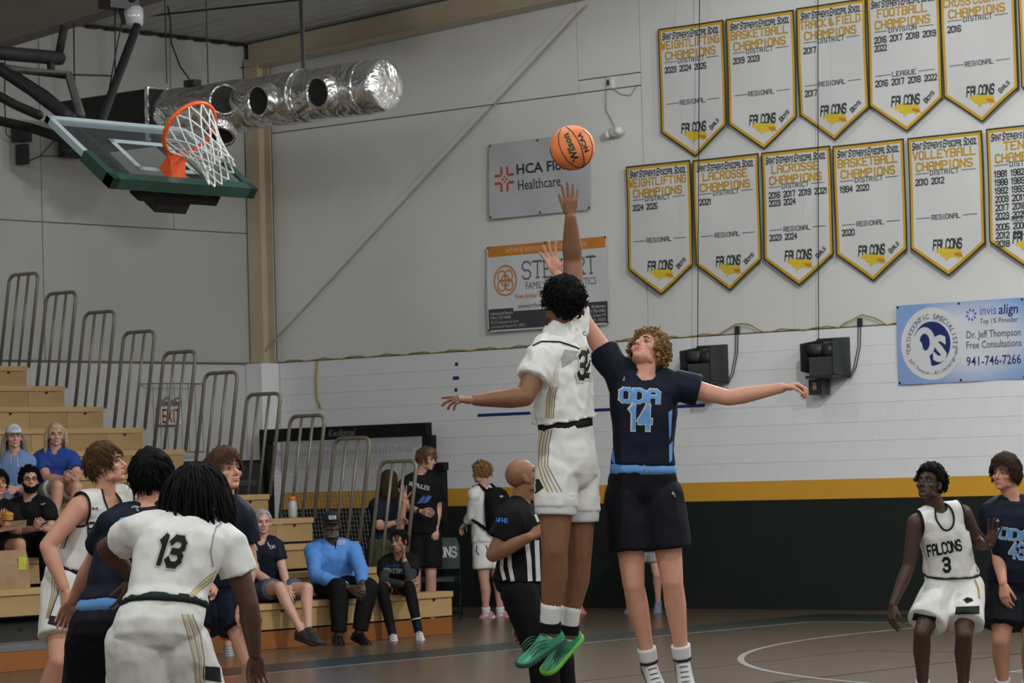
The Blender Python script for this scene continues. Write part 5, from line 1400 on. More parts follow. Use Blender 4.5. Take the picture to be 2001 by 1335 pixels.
S_white = mat('white_shoe', (.60, .60, .59), .4, var=.04); S_black = mat('black_shoe', (.012, .012, .013), .35, var=.1); S_green = mat('emerald_shoe', (.035, .30, .155), .35, var=.18, vscale=9); S_dgreen = mat('deep_green_sole', (.012, .085, .06), .35, var=.1); S_lime = mat('lime_sole', (.16, .52, .05), .4, var=.05); S_grey = mat('grey_shoe', (.22, .225, .23), .4, var=.1); S_pink = mat('pink_shoe', (.45, .16, .16), .45, var=.1)

# ================================================================== 1 jumper in white, number 32
p = Person('jumping player in white number 32 reaching for the ball, seen from behind', dict(
    head=(1097, 592, .02), neck=(1092, 655, .05), sL=(1060, 694, -.10), eL=(1026, 776, -.22), wL=(930, 782, -.34), sR=(1121, 634, .20), eR=(1119, 510, .26), wR=(1115, 424, .18),
    pel=(1109, 912, .02), hL=(1088, 918, -.06), hR=(1130, 922, .11), kL=(1084, 1076, -.10), kR=(1131, 1084, .10), aL=(1073, 1236, -.02), aR=(1108, 1240, .16), tL=(1002, 1282, -.12), tR=(1052, 1300, .06)), 16.45, SK_med, -140, 20, build=1.0, vox=.0075, lg=1.30, ar=1.25)
p.body(('reach', 'point'), (cdir(.02, .1, 1), cdir(-1, .25, .08)), (cdir(-.15, -1, .1), cdir(.0, -.35, -.9)))
p.J['sR'] = at(1118, 652, 16.63)
sh = p.shirt(C_white, (.36, .56), hem=.355, inf=.020, lower=.030, wr=.013, wscale=9, sl_r=(.084, .088), neck=(.058, .05), seed=1, collar=.045)
p.band(C_dgreen, .29, .385, .012)
st = p.shorts(C_white, .47, inf=.020, top=.31, r0=.114, r1=.116, wr=.010)
for S in 'LR': p.legtube(C_under, S, .3, .60 if S == 'R' else .56, .098, .090, 'compression_short', 'hk')
p.decal(sh, [[(1103, 683), (1134, 687), (1142, 690), (1121, 705), (1098, 719), (1098, 700)]], C_grey, 'mesh_panel')
p.decal(sh, px_stroke([(1040, 676), (1058, 667), (1094, 668), (1122, 677), (1140, 686)], 3.2), C_dgreen, 'armhole_trim')
p.decal(sh, px_text('3', 1140, 714, 52, 21, -4, weight=2.0)+px_text('2', 1151, 710, 52, 16, -4, weight=2.0), C_outline, 'number_outline', .005)
p.decal(sh, px_text('3', 1140, 714, 48, 16, -4, weight=1.35)+px_text('2', 1151, 710, 48, 12, -4, weight=1.35), C_numg, 'number', .008)
for k, x in enumerate((1067, 1072, 1077, 1081)):
    p.decal(sh, px_stroke([(x+8, 756), (x+3, 775), (x+1, 800), (x, 818)], 2.4 if k < 3 else 1.2), C_gold if k < 3 else C_numg, 'side_stripe')
for k, x in enumerate((1055, 1061, 1067, 1073)):
    p.decal(st, px_stroke([(x+5, 840), (x-1, 870), (x-3, 910), (x+4+k*2, 935), (x+16+k*3, 962)], 2.3 if k < 3 else 1.1), C_gold if k < 3 else C_numg, 'side_stripe')
p.decal(st, [[(1040, 938), (1053, 936), (1062, 953), (1042, 968)]], C_dgreen, 'hem_patch')
p.decal(sh, px_text('C', 1143, 652, 7, 6, 30), C_numg, 'collar_emblem')
p.hair(H_black, thick=.038, front=.03, side=-.02, back=-.085, lump=.008, lscale=34, locks=1300, lock_r=.0026, curl=.32, style='curly', top=.010, seed=3)
p.face(H_black, L_dark)
for S in 'LR':
    p.sock(C_wsock, S, .64, .043, .040); so = p.shoe(S, S_green, S_dgreen if S == 'L' else S_lime, 1.04, high=.012)
    p.legtube(C_black, S, .87, .985, .050, .052, 'shoe_collar')
    mb = MB(); fd, fu = p.foot_dir(S), p.foot_up(S); R = frame(fd, fu); O = p.J['a'+S]-R @ Vector((0, .055, .085))*1.04
    for k in range(3):
        z = .040+.018*k
        pts = [O+R @ Vector((sgn*(.047-.003*k-.1*abs(q-.5)**3*.2), .10+.12*q, z+.020*math.sin(math.pi*q)))*1.04 for sgn in (1,) for q in [i/8 for i in range(9)]]
        mb.tube(pts, [.001, .003, .0045, .005, .005, .0045, .004, .003, .001], 6)
        pts = [O+R @ Vector((-(.047-.003*k), .10+.12*q, z+.020*math.sin(math.pi*q)))*1.04 for q in [i/8 for i in range(9)]]
        mb.tube(pts, [.001, .003, .0045, .005, .005, .0045, .004, .003, .001], 6)
    obj('side_vent', mb, S_dgreen, so, True)
    a, b = p.J['k'+S], p.J['a'+S]; c = lerp(a, b, .80); d_ = (b-a).normalized()
    mb = MB().tube([c-d_*.004, c+d_*.004], .0505, 18); obj('sock_line', mb, C_navy, p.root, True)

# ================================================================== 2 jumper in navy, number 14
p = Person('jumping player in navy number 14 with curly blond hair, arm stretched to the right', dict(
    head=(1265, 688, .03), neck=(1258, 738, 0), sR=(1200, 720, .02), eR=(1146, 634, .12), wR=(1088, 536, .20), sL=(1320, 752, .0), eL=(1424, 778, -.02), wL=(1528, 758, -.05),
    pel=(1256, 950, 0), hR=(1224, 972, .0), hL=(1292, 970, .0), kR=(1238, 1142, -.04), kL=(1314, 1136, -.04), aR=(1268, 1292, .06), aL=(1333, 1286, .06), tR=(1292, 1350, -.10), tL=(1344, 1352, -.10)), 16.7, SK_fair, -38, 46, 8, build=1.0, vox=.0075)
p.body(('spread', 'curl'), (cdir(-.32, .1, .9), cdir(.97, .1, .1)), (cdir(.35, .9, .15), cdir(.05, .15, -1)))
sh = p.shirt(C_navy, (.42, .44), hem=.195, inf=.018, lower=.008, wr=.005, sl_r=(.083, .088), neck=(.070, .055), seed=2)
st = p.shorts(C_nshort, .62, inf=.024, top=.14, r0=.122, r1=.130)
wb = p.band(C_sky, .115, .215, .020)
mb = MB()
p.decal(sh, px_text('ODA', 1253, 774, 24, 80, -3, weight=2.1, gap=.32), C_outline, 'team_outline', .004)
p.decal(sh, px_text('ODA', 1253, 774, 23, 77, -3, weight=1.5, gap=.35), C_sky, 'team_lettering', .007)
p.decal(sh, px_text('14', 1254, 816, 45, 44, -1, weight=2.0), C_outline, 'number_outline', .004)
p.decal(sh, px_text('14', 1254, 816, 42, 40, -1, weight=1.4), C_sky, 'number', .007)
p.decal(sh, [[(1180, 790), (1189, 786), (1196, 850), (1202, 905), (1197, 905), (1186, 840)], [(1306, 806), (1314, 800), (1311, 850), (1308, 860)], [(1307, 870), (1315, 862), (1313, 900), (1308, 905)]], C_sky, 'side_panel')
p.decal(sh, [[(1219, 739), (1222, 744), (1216, 744)], [(1220, 735), (1222, 739), (1218, 740)]], C_grey, 'chest_emblem')
p.decal(st, [[(1315, 960), (1320, 968), (1312, 966)], [(1316, 964), (1321, 972), (1318, 972)]], C_grey, 'hip_emblem')
p.decal(wb, px_stroke([(1257, 905), (1261, 914), (1265, 924)], 3)+px_stroke([(1262, 912), (1256, 919)], 2.5), C_grey, 'drawstring')
p.hair(H_blond, thick=.032, front=.058, side=-.02, back=-.12, lump=.010, lscale=26, locks=620, lock_r=.0036, curl=.8, style='curly', top=.006, seed=5)
p.face(H_brown, L_fair)
for S in 'LR':
    p.sock(C_wsock, S, .83, .049, .046); p.shoe(S, S_white, S_black, 1.03, laces=S_grey, high=.01); p.legtube(S_black, S, .975, 1.02, .049, .050, 'shoe_collar')

# ================================================================== 3 referee
p = Person('bald referee in a black shirt with white stripes behind the jumping players', dict(
    head=(1024, 932, 0), neck=(1014, 984, .0), sR=(1003, 1014, -.16), eR=(964, 1084, -.20), wR=(1034, 1050, -.30), sL=(1034, 1008, .18), eL=(1032, 1108, .22), wL=(1016, 1210, .15),
    pel=(1020, 1142, .0), hR=(1014, 1156, -.09), hL=(1042, 1156, .09), kR=(1062, 1290, -.06), kL=(1092, 1286, .12), aR=(1072, 1412, -.02), aL=(1104, 1414, .2)), 18.4, SK_ref, 100, 26, build=1.06, vox=.0085)
p.body(('fist', 'relaxed'), (cdir(.85, -.1, .5), cdir(-.2, .2, -1)), (cdir(.2, -.6, -.5), cdir(.3, .4, 0)))
sh = p.shirt(C_black, .62, name='shirt', hem=.02, inf=.020, lower=.010, wr=.006, sl_r=(.082, .084), neck=(.062, .05), seed=3)
C_rw = cloth('white_stripe_cloth', (.60, .60, .59))
p.decal(sh, px_stroke([(981, 1090), (980, 1112), (986, 1134)], 7)+px_stroke([(995, 1080), (996, 1105), (1002, 1136)], 8)+px_stroke([(1030, 1062), (1034, 1095), (1036, 1136)], 9)+px_stroke([(1046, 1005), (1052, 1020)], 5)+px_stroke([(1049, 1056), (1052, 1136)], 9), C_rw, 'white_stripe')
p.decal(sh, px_text('NFHS', 981, 1017, 8, 22, -4), mat('bright_blue_print', (.03, .22, .7), .6, var=.05), 'sleeve_mark')
p.pants(C_black, end=.96, r=(.106, .086, .072)); p.face(H_black, L_dark)
for S in 'LR': p.shoe(S, S_black, S_black, 1.05, laces=S_black)

# ================================================================== 4 player in white with hand on thigh
p = Person('brown-haired player in white resting a hand on his thigh, far left of the group', dict(
    head=(207, 908, .02), neck=(206, 968, .04), sR=(154, 992, -.12), eR=(92, 1068, -.20), wR=(126, 1150, -.24), sL=(250, 974, .16), eL=(285, 1050, .30), wL=(262, 1130, .2),
    pel=(146, 1132, .05), hR=(122, 1146, -.06), hL=(172, 1150, .12), kR=(116, 1290, -.26), kL=(205, 1290, .10), aR=(62, 1474, -.05), aL=(212, 1466, .25)), 17.0, SK_fair, 82, 14, build=1.0, vox=.0075)
p.body(('relaxed', 'relaxed'), (cdir(.12, .15, -1), cdir(-.1, .2, -1)), (cdir(.6, -.7, -.1), None))
sh = p.shirt(C_white, hem=.17, inf=.016, lower=.010, wr=.007, neck=(.066, .05), scoop=.075, armhole=True, trim=(C_dgreen, .006), seed=4, armhole_r=.060)
st = p.shorts(C_white, .70, inf=.022, top=.12, r0=.116, r1=.124)
p.band(C_dgreen, .12, .19, .020)
p.decal(sh, px_text('FALCONS', 226, 1032, 25, 110, 2, weight=1.3), C_outline, 'team_outline', .004)
p.decal(sh, px_text('FALCONS', 226, 1032, 23, 108, 2, weight=1.15), C_numg, 'team_lettering', .007)
p.decal(sh, px_stroke([(182, 991), (182, 997)], 2)+px_stroke([(190, 991), (190, 997)], 2)+px_stroke([(182, 994), (190, 994)], 1.5), C_numg, 'chest_logo')
for k in range(4):
    p.decal(sh, px_stroke([(128+k*4, 1032), (120+k*4, 1050), (112+k*4, 1072)], 1.8), C_gold if k < 3 else C_numg, 'side_stripe')
    p.decal(st, px_stroke([(102+k*5, 1128), (101+k*4, 1160), (95+k*3, 1185), (90+k*2, 1208)], 1.8), C_gold if k < 3 else C_numg, 'side_stripe')
p.decal(st, [[(98, 1203), (130, 1207), (158, 1209), (158, 1228), (130, 1228), (93, 1219)]], C_dgreen, 'hem_patch')
p.hair(H_brown, thick=.017, front=.066, side=.0, back=-.085, lump=.005, lscale=18, locks=700, lock_len=.065, lock_r=.0034, style='straight', fringe=.008, top=.008, lift=.12, seed=8)
p.face(H_brown, L_fair)
for S in 'LR': p.sock(C_wsock, S); p.shoe(S, S_white, S_white, 1.03, laces=S_grey)

# ================================================================== 5 navy player from behind
p = Person('player in navy with black hair seen from behind, between two white shirts', dict(
    head=(298, 932, .12), neck=(288, 996, .06), sL=(222, 1026, -.02), eL=(184, 1098, .14), wL=(144, 1172, .26), sR=(352, 1016, .08), eR=(368, 1100, .26), wR=(330, 1180, .36),
    pel=(212, 1232, -.10), hL=(182, 1250, -.12), hR=(246, 1252, -.06), kL=(176, 1432, .10), kR=(262, 1432, .16), aL=(180, 1590, -.05), aR=(280, 1590, .0)), 14.3, SK_tan, 165, 8, build=1.03, vox=.0075)
p.body(('relaxed', 'relaxed'))
sh = p.shirt(C_navy, .62, hem=.24, inf=.018, lower=.010, wr=.007, sl_r=(.076, .080), neck=(.060, .05), seed=5)
st = p.shorts(C_nshort, .80, inf=.026, top=.17, r0=.124, r1=.134)
p.band(C_sky, .145, .265, .022)
p.decal(sh, [[(228, 1021), (236, 1012), (254, 1009), (244, 1018), (250, 1024), (232, 1026)], [(254, 1020), (262, 1012), (278, 1007), (268, 1016), (258, 1021)]], C_sky, 'number_top', .006)
p.decal(sh, px_stroke([(257, 992), (264, 989), (272, 992)], 3)+px_stroke([(266, 992), (270, 999)], 3), C_grey, 'collar_emblem')
p.hair(H_black, thick=.026, front=.05, side=-.03, back=-.105, lump=.006, lscale=18, locks=700, lock_len=.06, lock_r=.0035, style='straight', top=.006, lift=.08, seed=11)
p.face(H_black, L_fair)
for S in 'LR': p.sock(C_wsock, S); p.shoe(S, S_white, S_black, 1.03)

# ================================================================== 6 player in white number 13
p = Person('player in white number 13 with black dreadlocks bending forward, back to the camera', dict(
    head=(386, 960, .16), neck=(366, 1024, .05), sL=(272, 1040, -.02), eL=(208, 1072, .20), wL=(262, 1132, .32), sR=(448, 1066, .06), eR=(486, 1180, .06), wR=(498, 1278, .14),
    pel=(304, 1238, -.16), hL=(266, 1262, -.17), hR=(352, 1266, -.10), kL=(280, 1440, -.04), kR=(402, 1420, .10), aL=(270, 1620, -.28), aR=(420, 1612, -.12)), 13.5, SK_dark, 158, 6, build=1.05, vox=.0075)
p.bow = .02
p.body(('relaxed', 'relaxed'), (None, cdir(-.4, .1, -1)), (None, cdir(-.6, -.7, 0)))
sh = p.shirt(C_white, (.50, .50), hem=.26, inf=.019, lower=.010, wr=.009, sl_r=(.075, .082), neck=(.058, .05), seed=6)
st = p.shorts(C_white, .68, inf=.026, top=.23, r0=.128, r1=.134, wr=.008)
p.band(C_dgreen, .215, .29, .024)
p.decal(sh, px_text('13', 336, 1077, 56, 62, -8, slant=.22, weight=2.0), C_outline, 'number_outline', .004)
p.decal(sh, px_text('13', 336, 1077, 53, 56, -8, slant=.22, weight=1.5), C_numg, 'number', .008)
p.decal(sh, px_stroke([(424, 1026), (418, 1045), (412, 1080), (417, 1108)], 2.5)+px_stroke([(433, 1022), (424, 1030)], 3), C_grey, 'armhole_edge')
for k in range(5):
    p.decal(sh, px_stroke([(424-k*2, 1115+k*5), (400-k*3, 1132+k*6), (372-k, 1160+k*4)], 2.2), C_gold if k % 2 == 0 else C_outline, 'side_stripe')
    p.decal(st, px_stroke([(356+k*5, 1200), (368+k*6, 1240), (380+k*5, 1290), (384+k*4, 1340)], 2.2), C_gold if k % 2 == 0 else C_outline, 'side_stripe')
p.decal(st, [[(398, 1302), (430, 1304), (433, 1334), (396, 1328)]], C_dgreen, 'hem_patch')
p.dz = -.1
p.hair(H_black, thick=.020, front=.05, side=-.02, back=-.08, lump=.006, lscale=20, locks=520, lock_len=.19, lock_r=.0055, style='dread', seed=13)
p.face(H_black, L_dark)
for S in 'LR': p.sock(C_wsock, S); p.shoe(S, S_white, S_black, 1.05)

# ================================================================== 7 navy player behind, looking up
p = Person('brown-haired player in navy looking up behind the dreadlocked player', dict(
    head=(440, 922, .0), neck=(436, 982, .02), sR=(384, 1010, .06), eR=(366, 1092, .02), wR=(396, 1150, -.20), sL=(470, 1006, -.02), eL=(488, 1098, .02), wL=(478, 1170, -.15),
    pel=(424, 1150, .05), hR=(402, 1166, .06), hL=(452, 1166, .04), kR=(366, 1290, -.12), kL=(490, 1292, -.12), aR=(376, 1466, .05), aL=(510, 1466, .05)), 17.0, SK_fair, 42, 14, build=1.0, vox=.008)
p.body(('fist', 'relaxed'), (cdir(.6, .6, .1), None), (cdir(-.6, .3, -.6), None))
sh = p.shirt(C_navy, .60, hem=.04, inf=.018, lower=.012, wr=.006, sl_r=(.080, .086), neck=(.066, .05), scoop=.02, seed=7)
p.shorts(C_navy, .50, inf=.024, top=.12, r0=.118, r1=.126)
p.hair(H_brown, thick=.024, front=.05, side=-.01, back=-.08, lump=.007, lscale=20, locks=600, lock_len=.055, lock_r=.0036, style='straight', fringe=.02, top=.008, seed=17)
p.face(H_brown, L_fair)
for S in 'LR': p.sock(C_wsock, S); p.shoe(S, S_white, S_white, 1.03)

# ================================================================== 8 player in white number 3
p = Person('player in white number 3 crouching at the right, watching the ball', dict(
    head=(1817, 946, .0), neck=(1832, 996, .04), sR=(1790, 1022, -.03), eR=(1776, 1106, -.02), wR=(1745, 1182, -.10), sL=(1882, 1004, .06), eL=(1912, 1062, .14), wL=(1934, 1066, -.06),
    pel=(1864, 1140, .14), hR=(1840, 1152, .10), hL=(1888, 1150, .14), kR=(1802, 1236, -.14), kL=(1884, 1240, -.12), aR=(1803, 1346, .06), aL=(1882, 1350, .06)), 20.3, SK_deep, -38, 18, build=.97, vox=.0085)
p.body(('relaxed', 'open'), (cdir(-.12, .1, -1), cdir(.25, .3, 1)), (cdir(.7, -.5, 0), cdir(-.2, 1, .1)))
sh = p.shirt(C_white, hem=.13, inf=.018, lower=.018, wr=.008, neck=(.070, .05), scoop=.085, armhole=True, trim=(C_dgreen, .0065), seed=8, armhole_r=.066)
p.shirt(C_under, .10, name='undershirt', hem=.3, inf=.009, lower=0, wr=0, neck=(.06, .045), seed=9, armhole=True, armhole_r=.056)
st = p.shorts(C_white, .78, inf=.028, top=.12, r0=.124, r1=.134, wr=.008)
p.band(C_dgreen, .115, .14, .034)
p.decal(sh, px_text('FALCONS', 1846, 1071, 20, 68, 11, weight=1.25), C_numg, 'team_lettering', .006)
p.decal(sh, px_text('3', 1851, 1104, 25, 15, 4, weight=1.5, serif=True), C_numg, 'number', .006)
p.decal(sh, px_stroke([(1795, 1043), (1795, 1049)], 2)+px_stroke([(1803, 1042), (1803, 1048)], 2)+px_stroke([(1795, 1046), (1803, 1045)], 1.5), C_numg, 'chest_logo')
p.decal(sh, px_stroke([(1900, 1068), (1905, 1090), (1911, 1118)], 3), C_gold, 'side_stripe'); p.decal(st, px_stroke([(1905, 1132), (1912, 1150), (1914, 1170)], 4), C_gold, 'side_stripe')
p.decal(st, [[(1786, 1198), (1830, 1206), (1827, 1218), (1782, 1212)], [(1868, 1186), (1914, 1184), (1914, 1200), (1866, 1201)]], C_dgreen, 'hem_patch')
p.decal(st, [[(1882, 1172), (1890, 1167), (1899, 1169), (1902, 1174), (1893, 1175), (1889, 1179)]], C_numg, 'falcon_emblem')
p.hair(H_black, thick=.026, front=.056, side=.012, back=-.05, lump=.010, lscale=30, locks=600, lock_r=.003, curl=.5, style='curly', top=.016, seed=19)
p.face(H_black, L_dark)
for S in 'LR': p.sock(C_wsock, S, .86); p.shoe(S, S_white, S_white, 1.03)

# ================================================================== 9 navy player at the right edge
p = Person('brown-haired player in navy at the right picture edge behind number 3', dict(
    head=(1964, 926, .0), neck=(1978, 978, .03), sR=(1936, 1002, .0), eR=(1950, 1082, .02), wR=(1960, 1140, -.16), sL=(2026, 1000, .02), eL=(2042, 1080, .05), wL=(2050, 1150, -.05),
    pel=(1986, 1144, .06), hR=(1964, 1156, .04), hL=(2010, 1156, .06), kR=(1956, 1252, -.10), kL=(2016, 1254, -.08), aR=(1960, 1340, .02), aL=(2010, 1346, .04)), 20.8, SK_tan, -42, 6, build=1.02, vox=.0085)
p.body(('relaxed', 'relaxed'), (cdir(.05, .2, -1), None), (cdir(.5, -.6, 0), None))
sh = p.shirt(C_navy, .62, hem=.04, inf=.020, lower=.012, wr=.006, sl_r=(.084, .090), neck=(.062, .045), seed=10)
st = p.shorts(C_nshort, .72, inf=.026, top=.12, r0=.124, r1=.134)
p.decal(sh, px_text('ODA', 1986, 1046, 19, 66, -8, weight=1.9), C_outline, 'team_outline', .004); p.decal(sh, px_text('ODA', 1986, 1046, 18, 64, -8, weight=1.4), C_sky, 'team_lettering', .007)
p.decal(sh, px_text('43', 1990, 1077, 27, 34, -4, weight=1.8), C_outline, 'number_outline', .004); p.decal(sh, px_text('43', 1990, 1077, 25, 31, -4, weight=1.3), C_sky, 'number', .007)
p.decal(sh, [[(1949, 1013), (1953, 1019), (1946, 1020)]], C_grey, 'chest_emblem')
p.hair(H_dbrown, thick=.028, front=.046, side=-.02, back=-.10, lump=.008, lscale=18, locks=600, lock_len=.055, lock_r=.0036, style='straight', fringe=.022, top=.008, lift=.15, seed=23)
p.face(H_dbrown, L_fair)
for S in 'LR': p.sock(C_wsock, S, .85); p.shoe(S, S_white, S_black, 1.03)
# ------------------------------------------------------------------ people in the stands and along the wall
C_roy = cloth('royal_blue_tee', (.025, .06, .27)); C_hood = cloth('pale_blue_hoodie', (.16, .25, .44)); C_lblue = cloth('sky_blue_pullover', (.10, .26, .62)); C_char = cloth('charcoal_sleeve', (.035, .035, .037)); C_olive = cloth('olive_cloth', (.055, .065, .03)); C_or = cloth('orange_track_trousers', (.62, .085, .015)); C_bgrey = cloth('blue_grey_shorts', (.07, .085, .12)); C_cream = cloth('cream_shorts', (.50, .48, .44)); C_den = cloth('grey_blue_leggings', (.12, .15, .22)); C_lg = cloth('light_grey_shorts', (.28, .29, .29))
C_wprint = cloth('white_shirt_print', (.5, .5, .52)); C_bprint = cloth('blue_shirt_print', (.03, .06, .22)); H_brown2 = mat('warm_brown_hair', (.10, .05, .022), .5, var=.3, vscale=40); H_grey2 = mat('ash_grey_hair', (.22, .19, .16), .5, var=.3, vscale=40)
VF_ = .0105
def simple_shoes(p, mu, ms=None, size=1.0, laces=None):
    for S in 'LR': p.shoe(S, mu, ms or mu, size, laces=laces)

# woman with white cap, upper rows at the left
p = Person('woman in a white cap and pale blue hoodie sitting high in the bleacher', dict(
    head=(27, 854, .05), neck=(30, 888, .08), sR=(3, 905, .08), eR=(-4, 945, -.02), wR=(40, 958, -.25), sL=(56, 903, .08), eL=(60, 942, .0), wL=(32, 955, -.25),
    pel=(30, 965, .12), hR=(18, 968, .05), hL=(44, 968, .05), kR=(10, 975, -.38), kL=(58, 976, -.38), aR=(14, 1040, -.40), aL=(56, 1040, -.42)), 30.0, SK_light, 20, 4, build=.95, hs=.97, vox=VF_)
p.body(('relaxed', 'relaxed')); sh = p.shirt(C_hood, 1.95, name='hoodie', hem=-.02, inf=.022, wr=.008, neck=(.065, .05), seed=31)
p.pants(C_den, name='trousers', r=(.10, .07, .055)); p.hair(H_grey2, thick=.012, front=.06, side=-.06, back=-.10, locks=420, lock_len=.26, lock_r=.0045, style='long', seed=31, maxz=.035); p.face(H_brown, L_fair)
p.cap(mat('white_cap_cloth', (.62, .62, .62), .7, var=.03), text='ODA', mtext=mat('pale_blue_embroidery', (.25, .40, .62), .7, var=.03)); simple_shoes(p, S_white)
p.decal(sh, px_stroke([(20, 880), (21, 900), (22, 908)], 1.6)+px_stroke([(34, 882), (35, 912)], 1.6), C_wprint, 'hood_string')
# woman in blue t-shirt
p = Person('blond woman in a royal blue t-shirt sitting with clasped hands in the bleacher', dict(
    head=(109, 850, .02), neck=(108, 884, .06), sR=(78, 898, .05), eR=(92, 934, -.12), wR=(134, 938, -.30), sL=(140, 898, .05), eL=(152, 930, -.05), wL=(146, 938, -.30),
    pel=(108, 955, .15), hR=(94, 962, .08), hL=(124, 962, .08), kR=(112, 950, -.36), kL=(150, 952, -.34), aR=(106, 1022, -.36), aL=(146, 1026, -.38)), 30.2, SK_light, 14, 2, build=1.02, hs=.97, vox=VF_)
p.body(('curl', 'curl'), (cdir(.4, .6, .2), cdir(-.4, .6, .2))); sh = p.shirt(C_roy, .62, name='tshirt', hem=-.02, inf=.022, wr=.008, neck=(.062, .05), sl_r=(.078, .085), seed=32)
p.shorts(C_cream, .62, inf=.016, r0=.105, r1=.105); p.hair(H_lblond, thick=.016, front=.052, side=-.05, back=-.10, locks=460, lock_len=.21, lock_r=.0045, style='long', seed=33, fringe=.006); p.face(H_brown, L_fair, smile=.004)
p.decal(sh, px_text('SHE PLAYS', 118, 903, 7, 38, 3)+px_text('FALCONS', 118, 913, 7, 36, 3), C_bprint, 'shirt_print'); simple_shoes(p, S_white)
# bearded man
p = Person('bearded man in glasses and a black shirt holding a phone in the bleacher', dict(
    head=(58, 938, .02), neck=(58, 978, .08), sR=(22, 994, .06), eR=(20, 1040, -.10), wR=(66, 1034, -.30), sL=(92, 992, .06), eL=(100, 1036, .0), wL=(86, 1034, -.30),
    pel=(56, 1070, .14), hR=(40, 1074, .06), hL=(74, 1074, .06), kR=(36, 1062, -.38), kL=(92, 1062, -.36), aR=(30, 1140, -.40), aL=(92, 1142, -.40)), 28.4, SK_light, 18, 4, build=1.06, vox=VF_)
p.body(('curl', 'curl'), (cdir(.6, .6, .2), cdir(-.3, .8, .3))); sh = p.shirt(C_black, .62, name='tshirt', hem=-.02, inf=.020, wr=.008, neck=(.064, .05), sl_r=(.08, .088), seed=34)
p.pants(C_black, r=(.10, .075, .06)); p.hair(H_black, thick=.020, front=.058, side=-.01, back=-.08, lump=.009, lscale=26, locks=320, lock_r=.0045, curl=.8, style='curly', seed=35); p.face(H_black, L_fair)
mb = MB()
for k in range(60):
    a = -1.25+2.5*(k % 20)/19; z = -.052-.022*(k//20)-.012*math.cos(a); r = .076-.004*(k//20)
    mb.ell(p.hp(math.sin(a)*r*.80, .006+math.cos(a)*r*1.02, z-.012*(math.cos(a) > .7)), (.010, .010, .012), None, 7, 5)
obj('beard', mb, H_black, p.root, True)
gl = MB()
for sg in (-1, 1):
    gl.tube([p.hp(sg*.032+.022*math.cos(a), .098, .0+.016*math.sin(a)) for a in [2*math.pi*k/14 for k in range(14)]], .0022, 5, closed=True); gl.tube([p.hp(sg*.054, .096, .004), p.hp(sg*.078, .0, .004)], .002, 5)
gl.tube([p.hp(-.010, .099, .004), p.hp(.010, .099, .004)], .002, 5); obj('eyeglasses', gl, M_blackmetal, p.root, True); simple_shoes(p, S_black)
p.decal(sh, px_stroke([(80, 985), (84, 986), (88, 983)], 1.6), C_wprint, 'chest_mark')
ph = thing('phone', 'dark phone held by the bearded man in the bleacher', 'phone', at(84, 1022, 28.05)); obj('slab', MB().bar(at(82, 1026, 28.02), at(92, 1020, 28.02), .075, .012), M_black, ph)
# person at the left edge eating
p = Person('dark-haired person at the left picture edge eating a sandwich', dict(
    head=(-4, 944, .02), neck=(-8, 982, .08), sR=(-42, 996, .06), eR=(-44, 1040, -.05), wR=(-12, 1022, -.30), sL=(24, 1000, .06), eL=(34, 1040, -.05), wL=(4, 1022, -.32),
    pel=(-10, 1072, .14), hR=(-26, 1076, .06), hL=(8, 1076, .06), kR=(-24, 1064, -.38), kL=(38, 1064, -.38), aR=(-26, 1140, -.40), aL=(36, 1142, -.40)), 28.2, SK_tan, 28, 0, build=1.0, vox=VF_)
p.body(('curl', 'curl'), (None, cdir(.1, .6, .5))); p.shirt(C_black, .62, name='tshirt', hem=-.02, inf=.020, wr=.008, seed=36); p.shorts(C_black, .55); p.face(H_black, L_fair)
p.hair(H_black, thick=.024, front=.05, side=-.02, back=-.09, locks=300, lock_len=.06, lock_r=.004, seed=37); simple_shoes(p, S_black)
sa = thing('sandwich', 'golden sandwich held up at the left picture edge', 'food', at(16, 1010, 27.8)); M_br = mat('golden_bread', (.55, .27, .04), .7, var=.2, vscale=40, bump=.4, bscale=80)
obj('bun_top', MB().ell(at(15, 1006, 27.8), (.06, .05, .028)), M_br, sa, True); obj('filling', MB().ell(at(15, 1011, 27.8), (.058, .05, .012)), mat('cheese_filling', (.6, .33, .02), .6, var=.1), sa, True); obj('bun_bottom', MB().ell(at(15, 1015, 27.8), (.056, .048, .018)), M_br, sa, True)
# paper tray and bag
ty = thing('paper_tray', 'brown paper food tray on the lap of the person at the left edge', 'tray', at(28, 1030, 27.9)); M_kraft = mat('kraft_paper', (.33, .21, .11), .8, var=.12, vscale=8, bump=.2, bscale=20)
a, b, c, d_ = at(0, 1036, 27.75), at(50, 1026, 27.75), at(52, 1016, 28.1), at(4, 1020, 28.1)
obj('sheet', MB().add([a, b, c, d_, a-Vector((0, 0, .02)), b-Vector((0, 0, .02)), c-Vector((0, 0, .02)), d_-Vector((0, 0, .02))], [(0, 1, 2, 3), (7, 6, 5, 4), (0, 4, 5, 1), (1, 5, 6, 2), (2, 6, 7, 3), (3, 7, 4, 0)]), M_kraft, ty)
bg = thing('paper_bag', 'brown paper bag with a yellow sticker standing at the left edge of the bleacher', 'bag', (0, 0, 0))
b0 = Vector((X0-RUN*1-.14, 0, Z0+RISE*1)); r_ = ray(14, 1150); b0.y = CAM[1]+r_[1]*((b0.x-CAM[0])/r_[0])
bg.location = b0
hx, hy = .085, .19
rings = []
for (z, k, kx) in ((0, 1, 1), (.1, 1.02, 1.0), (.22, .98, .9), (.34, 1.0, .55)):
    rings.append([b0+Vector((sx_*hx*kx+.006*math.sin(z*30+sy_), sy_*hy*k, z+.001)) for sx_, sy_ in ((1, -1), (1, -.5), (1, 0), (1, .5), (1, 1), (-1, 1), (-1, 0), (-1, -1))])
obj('bag_body', MB().loft(rings), M_kraft, bg)
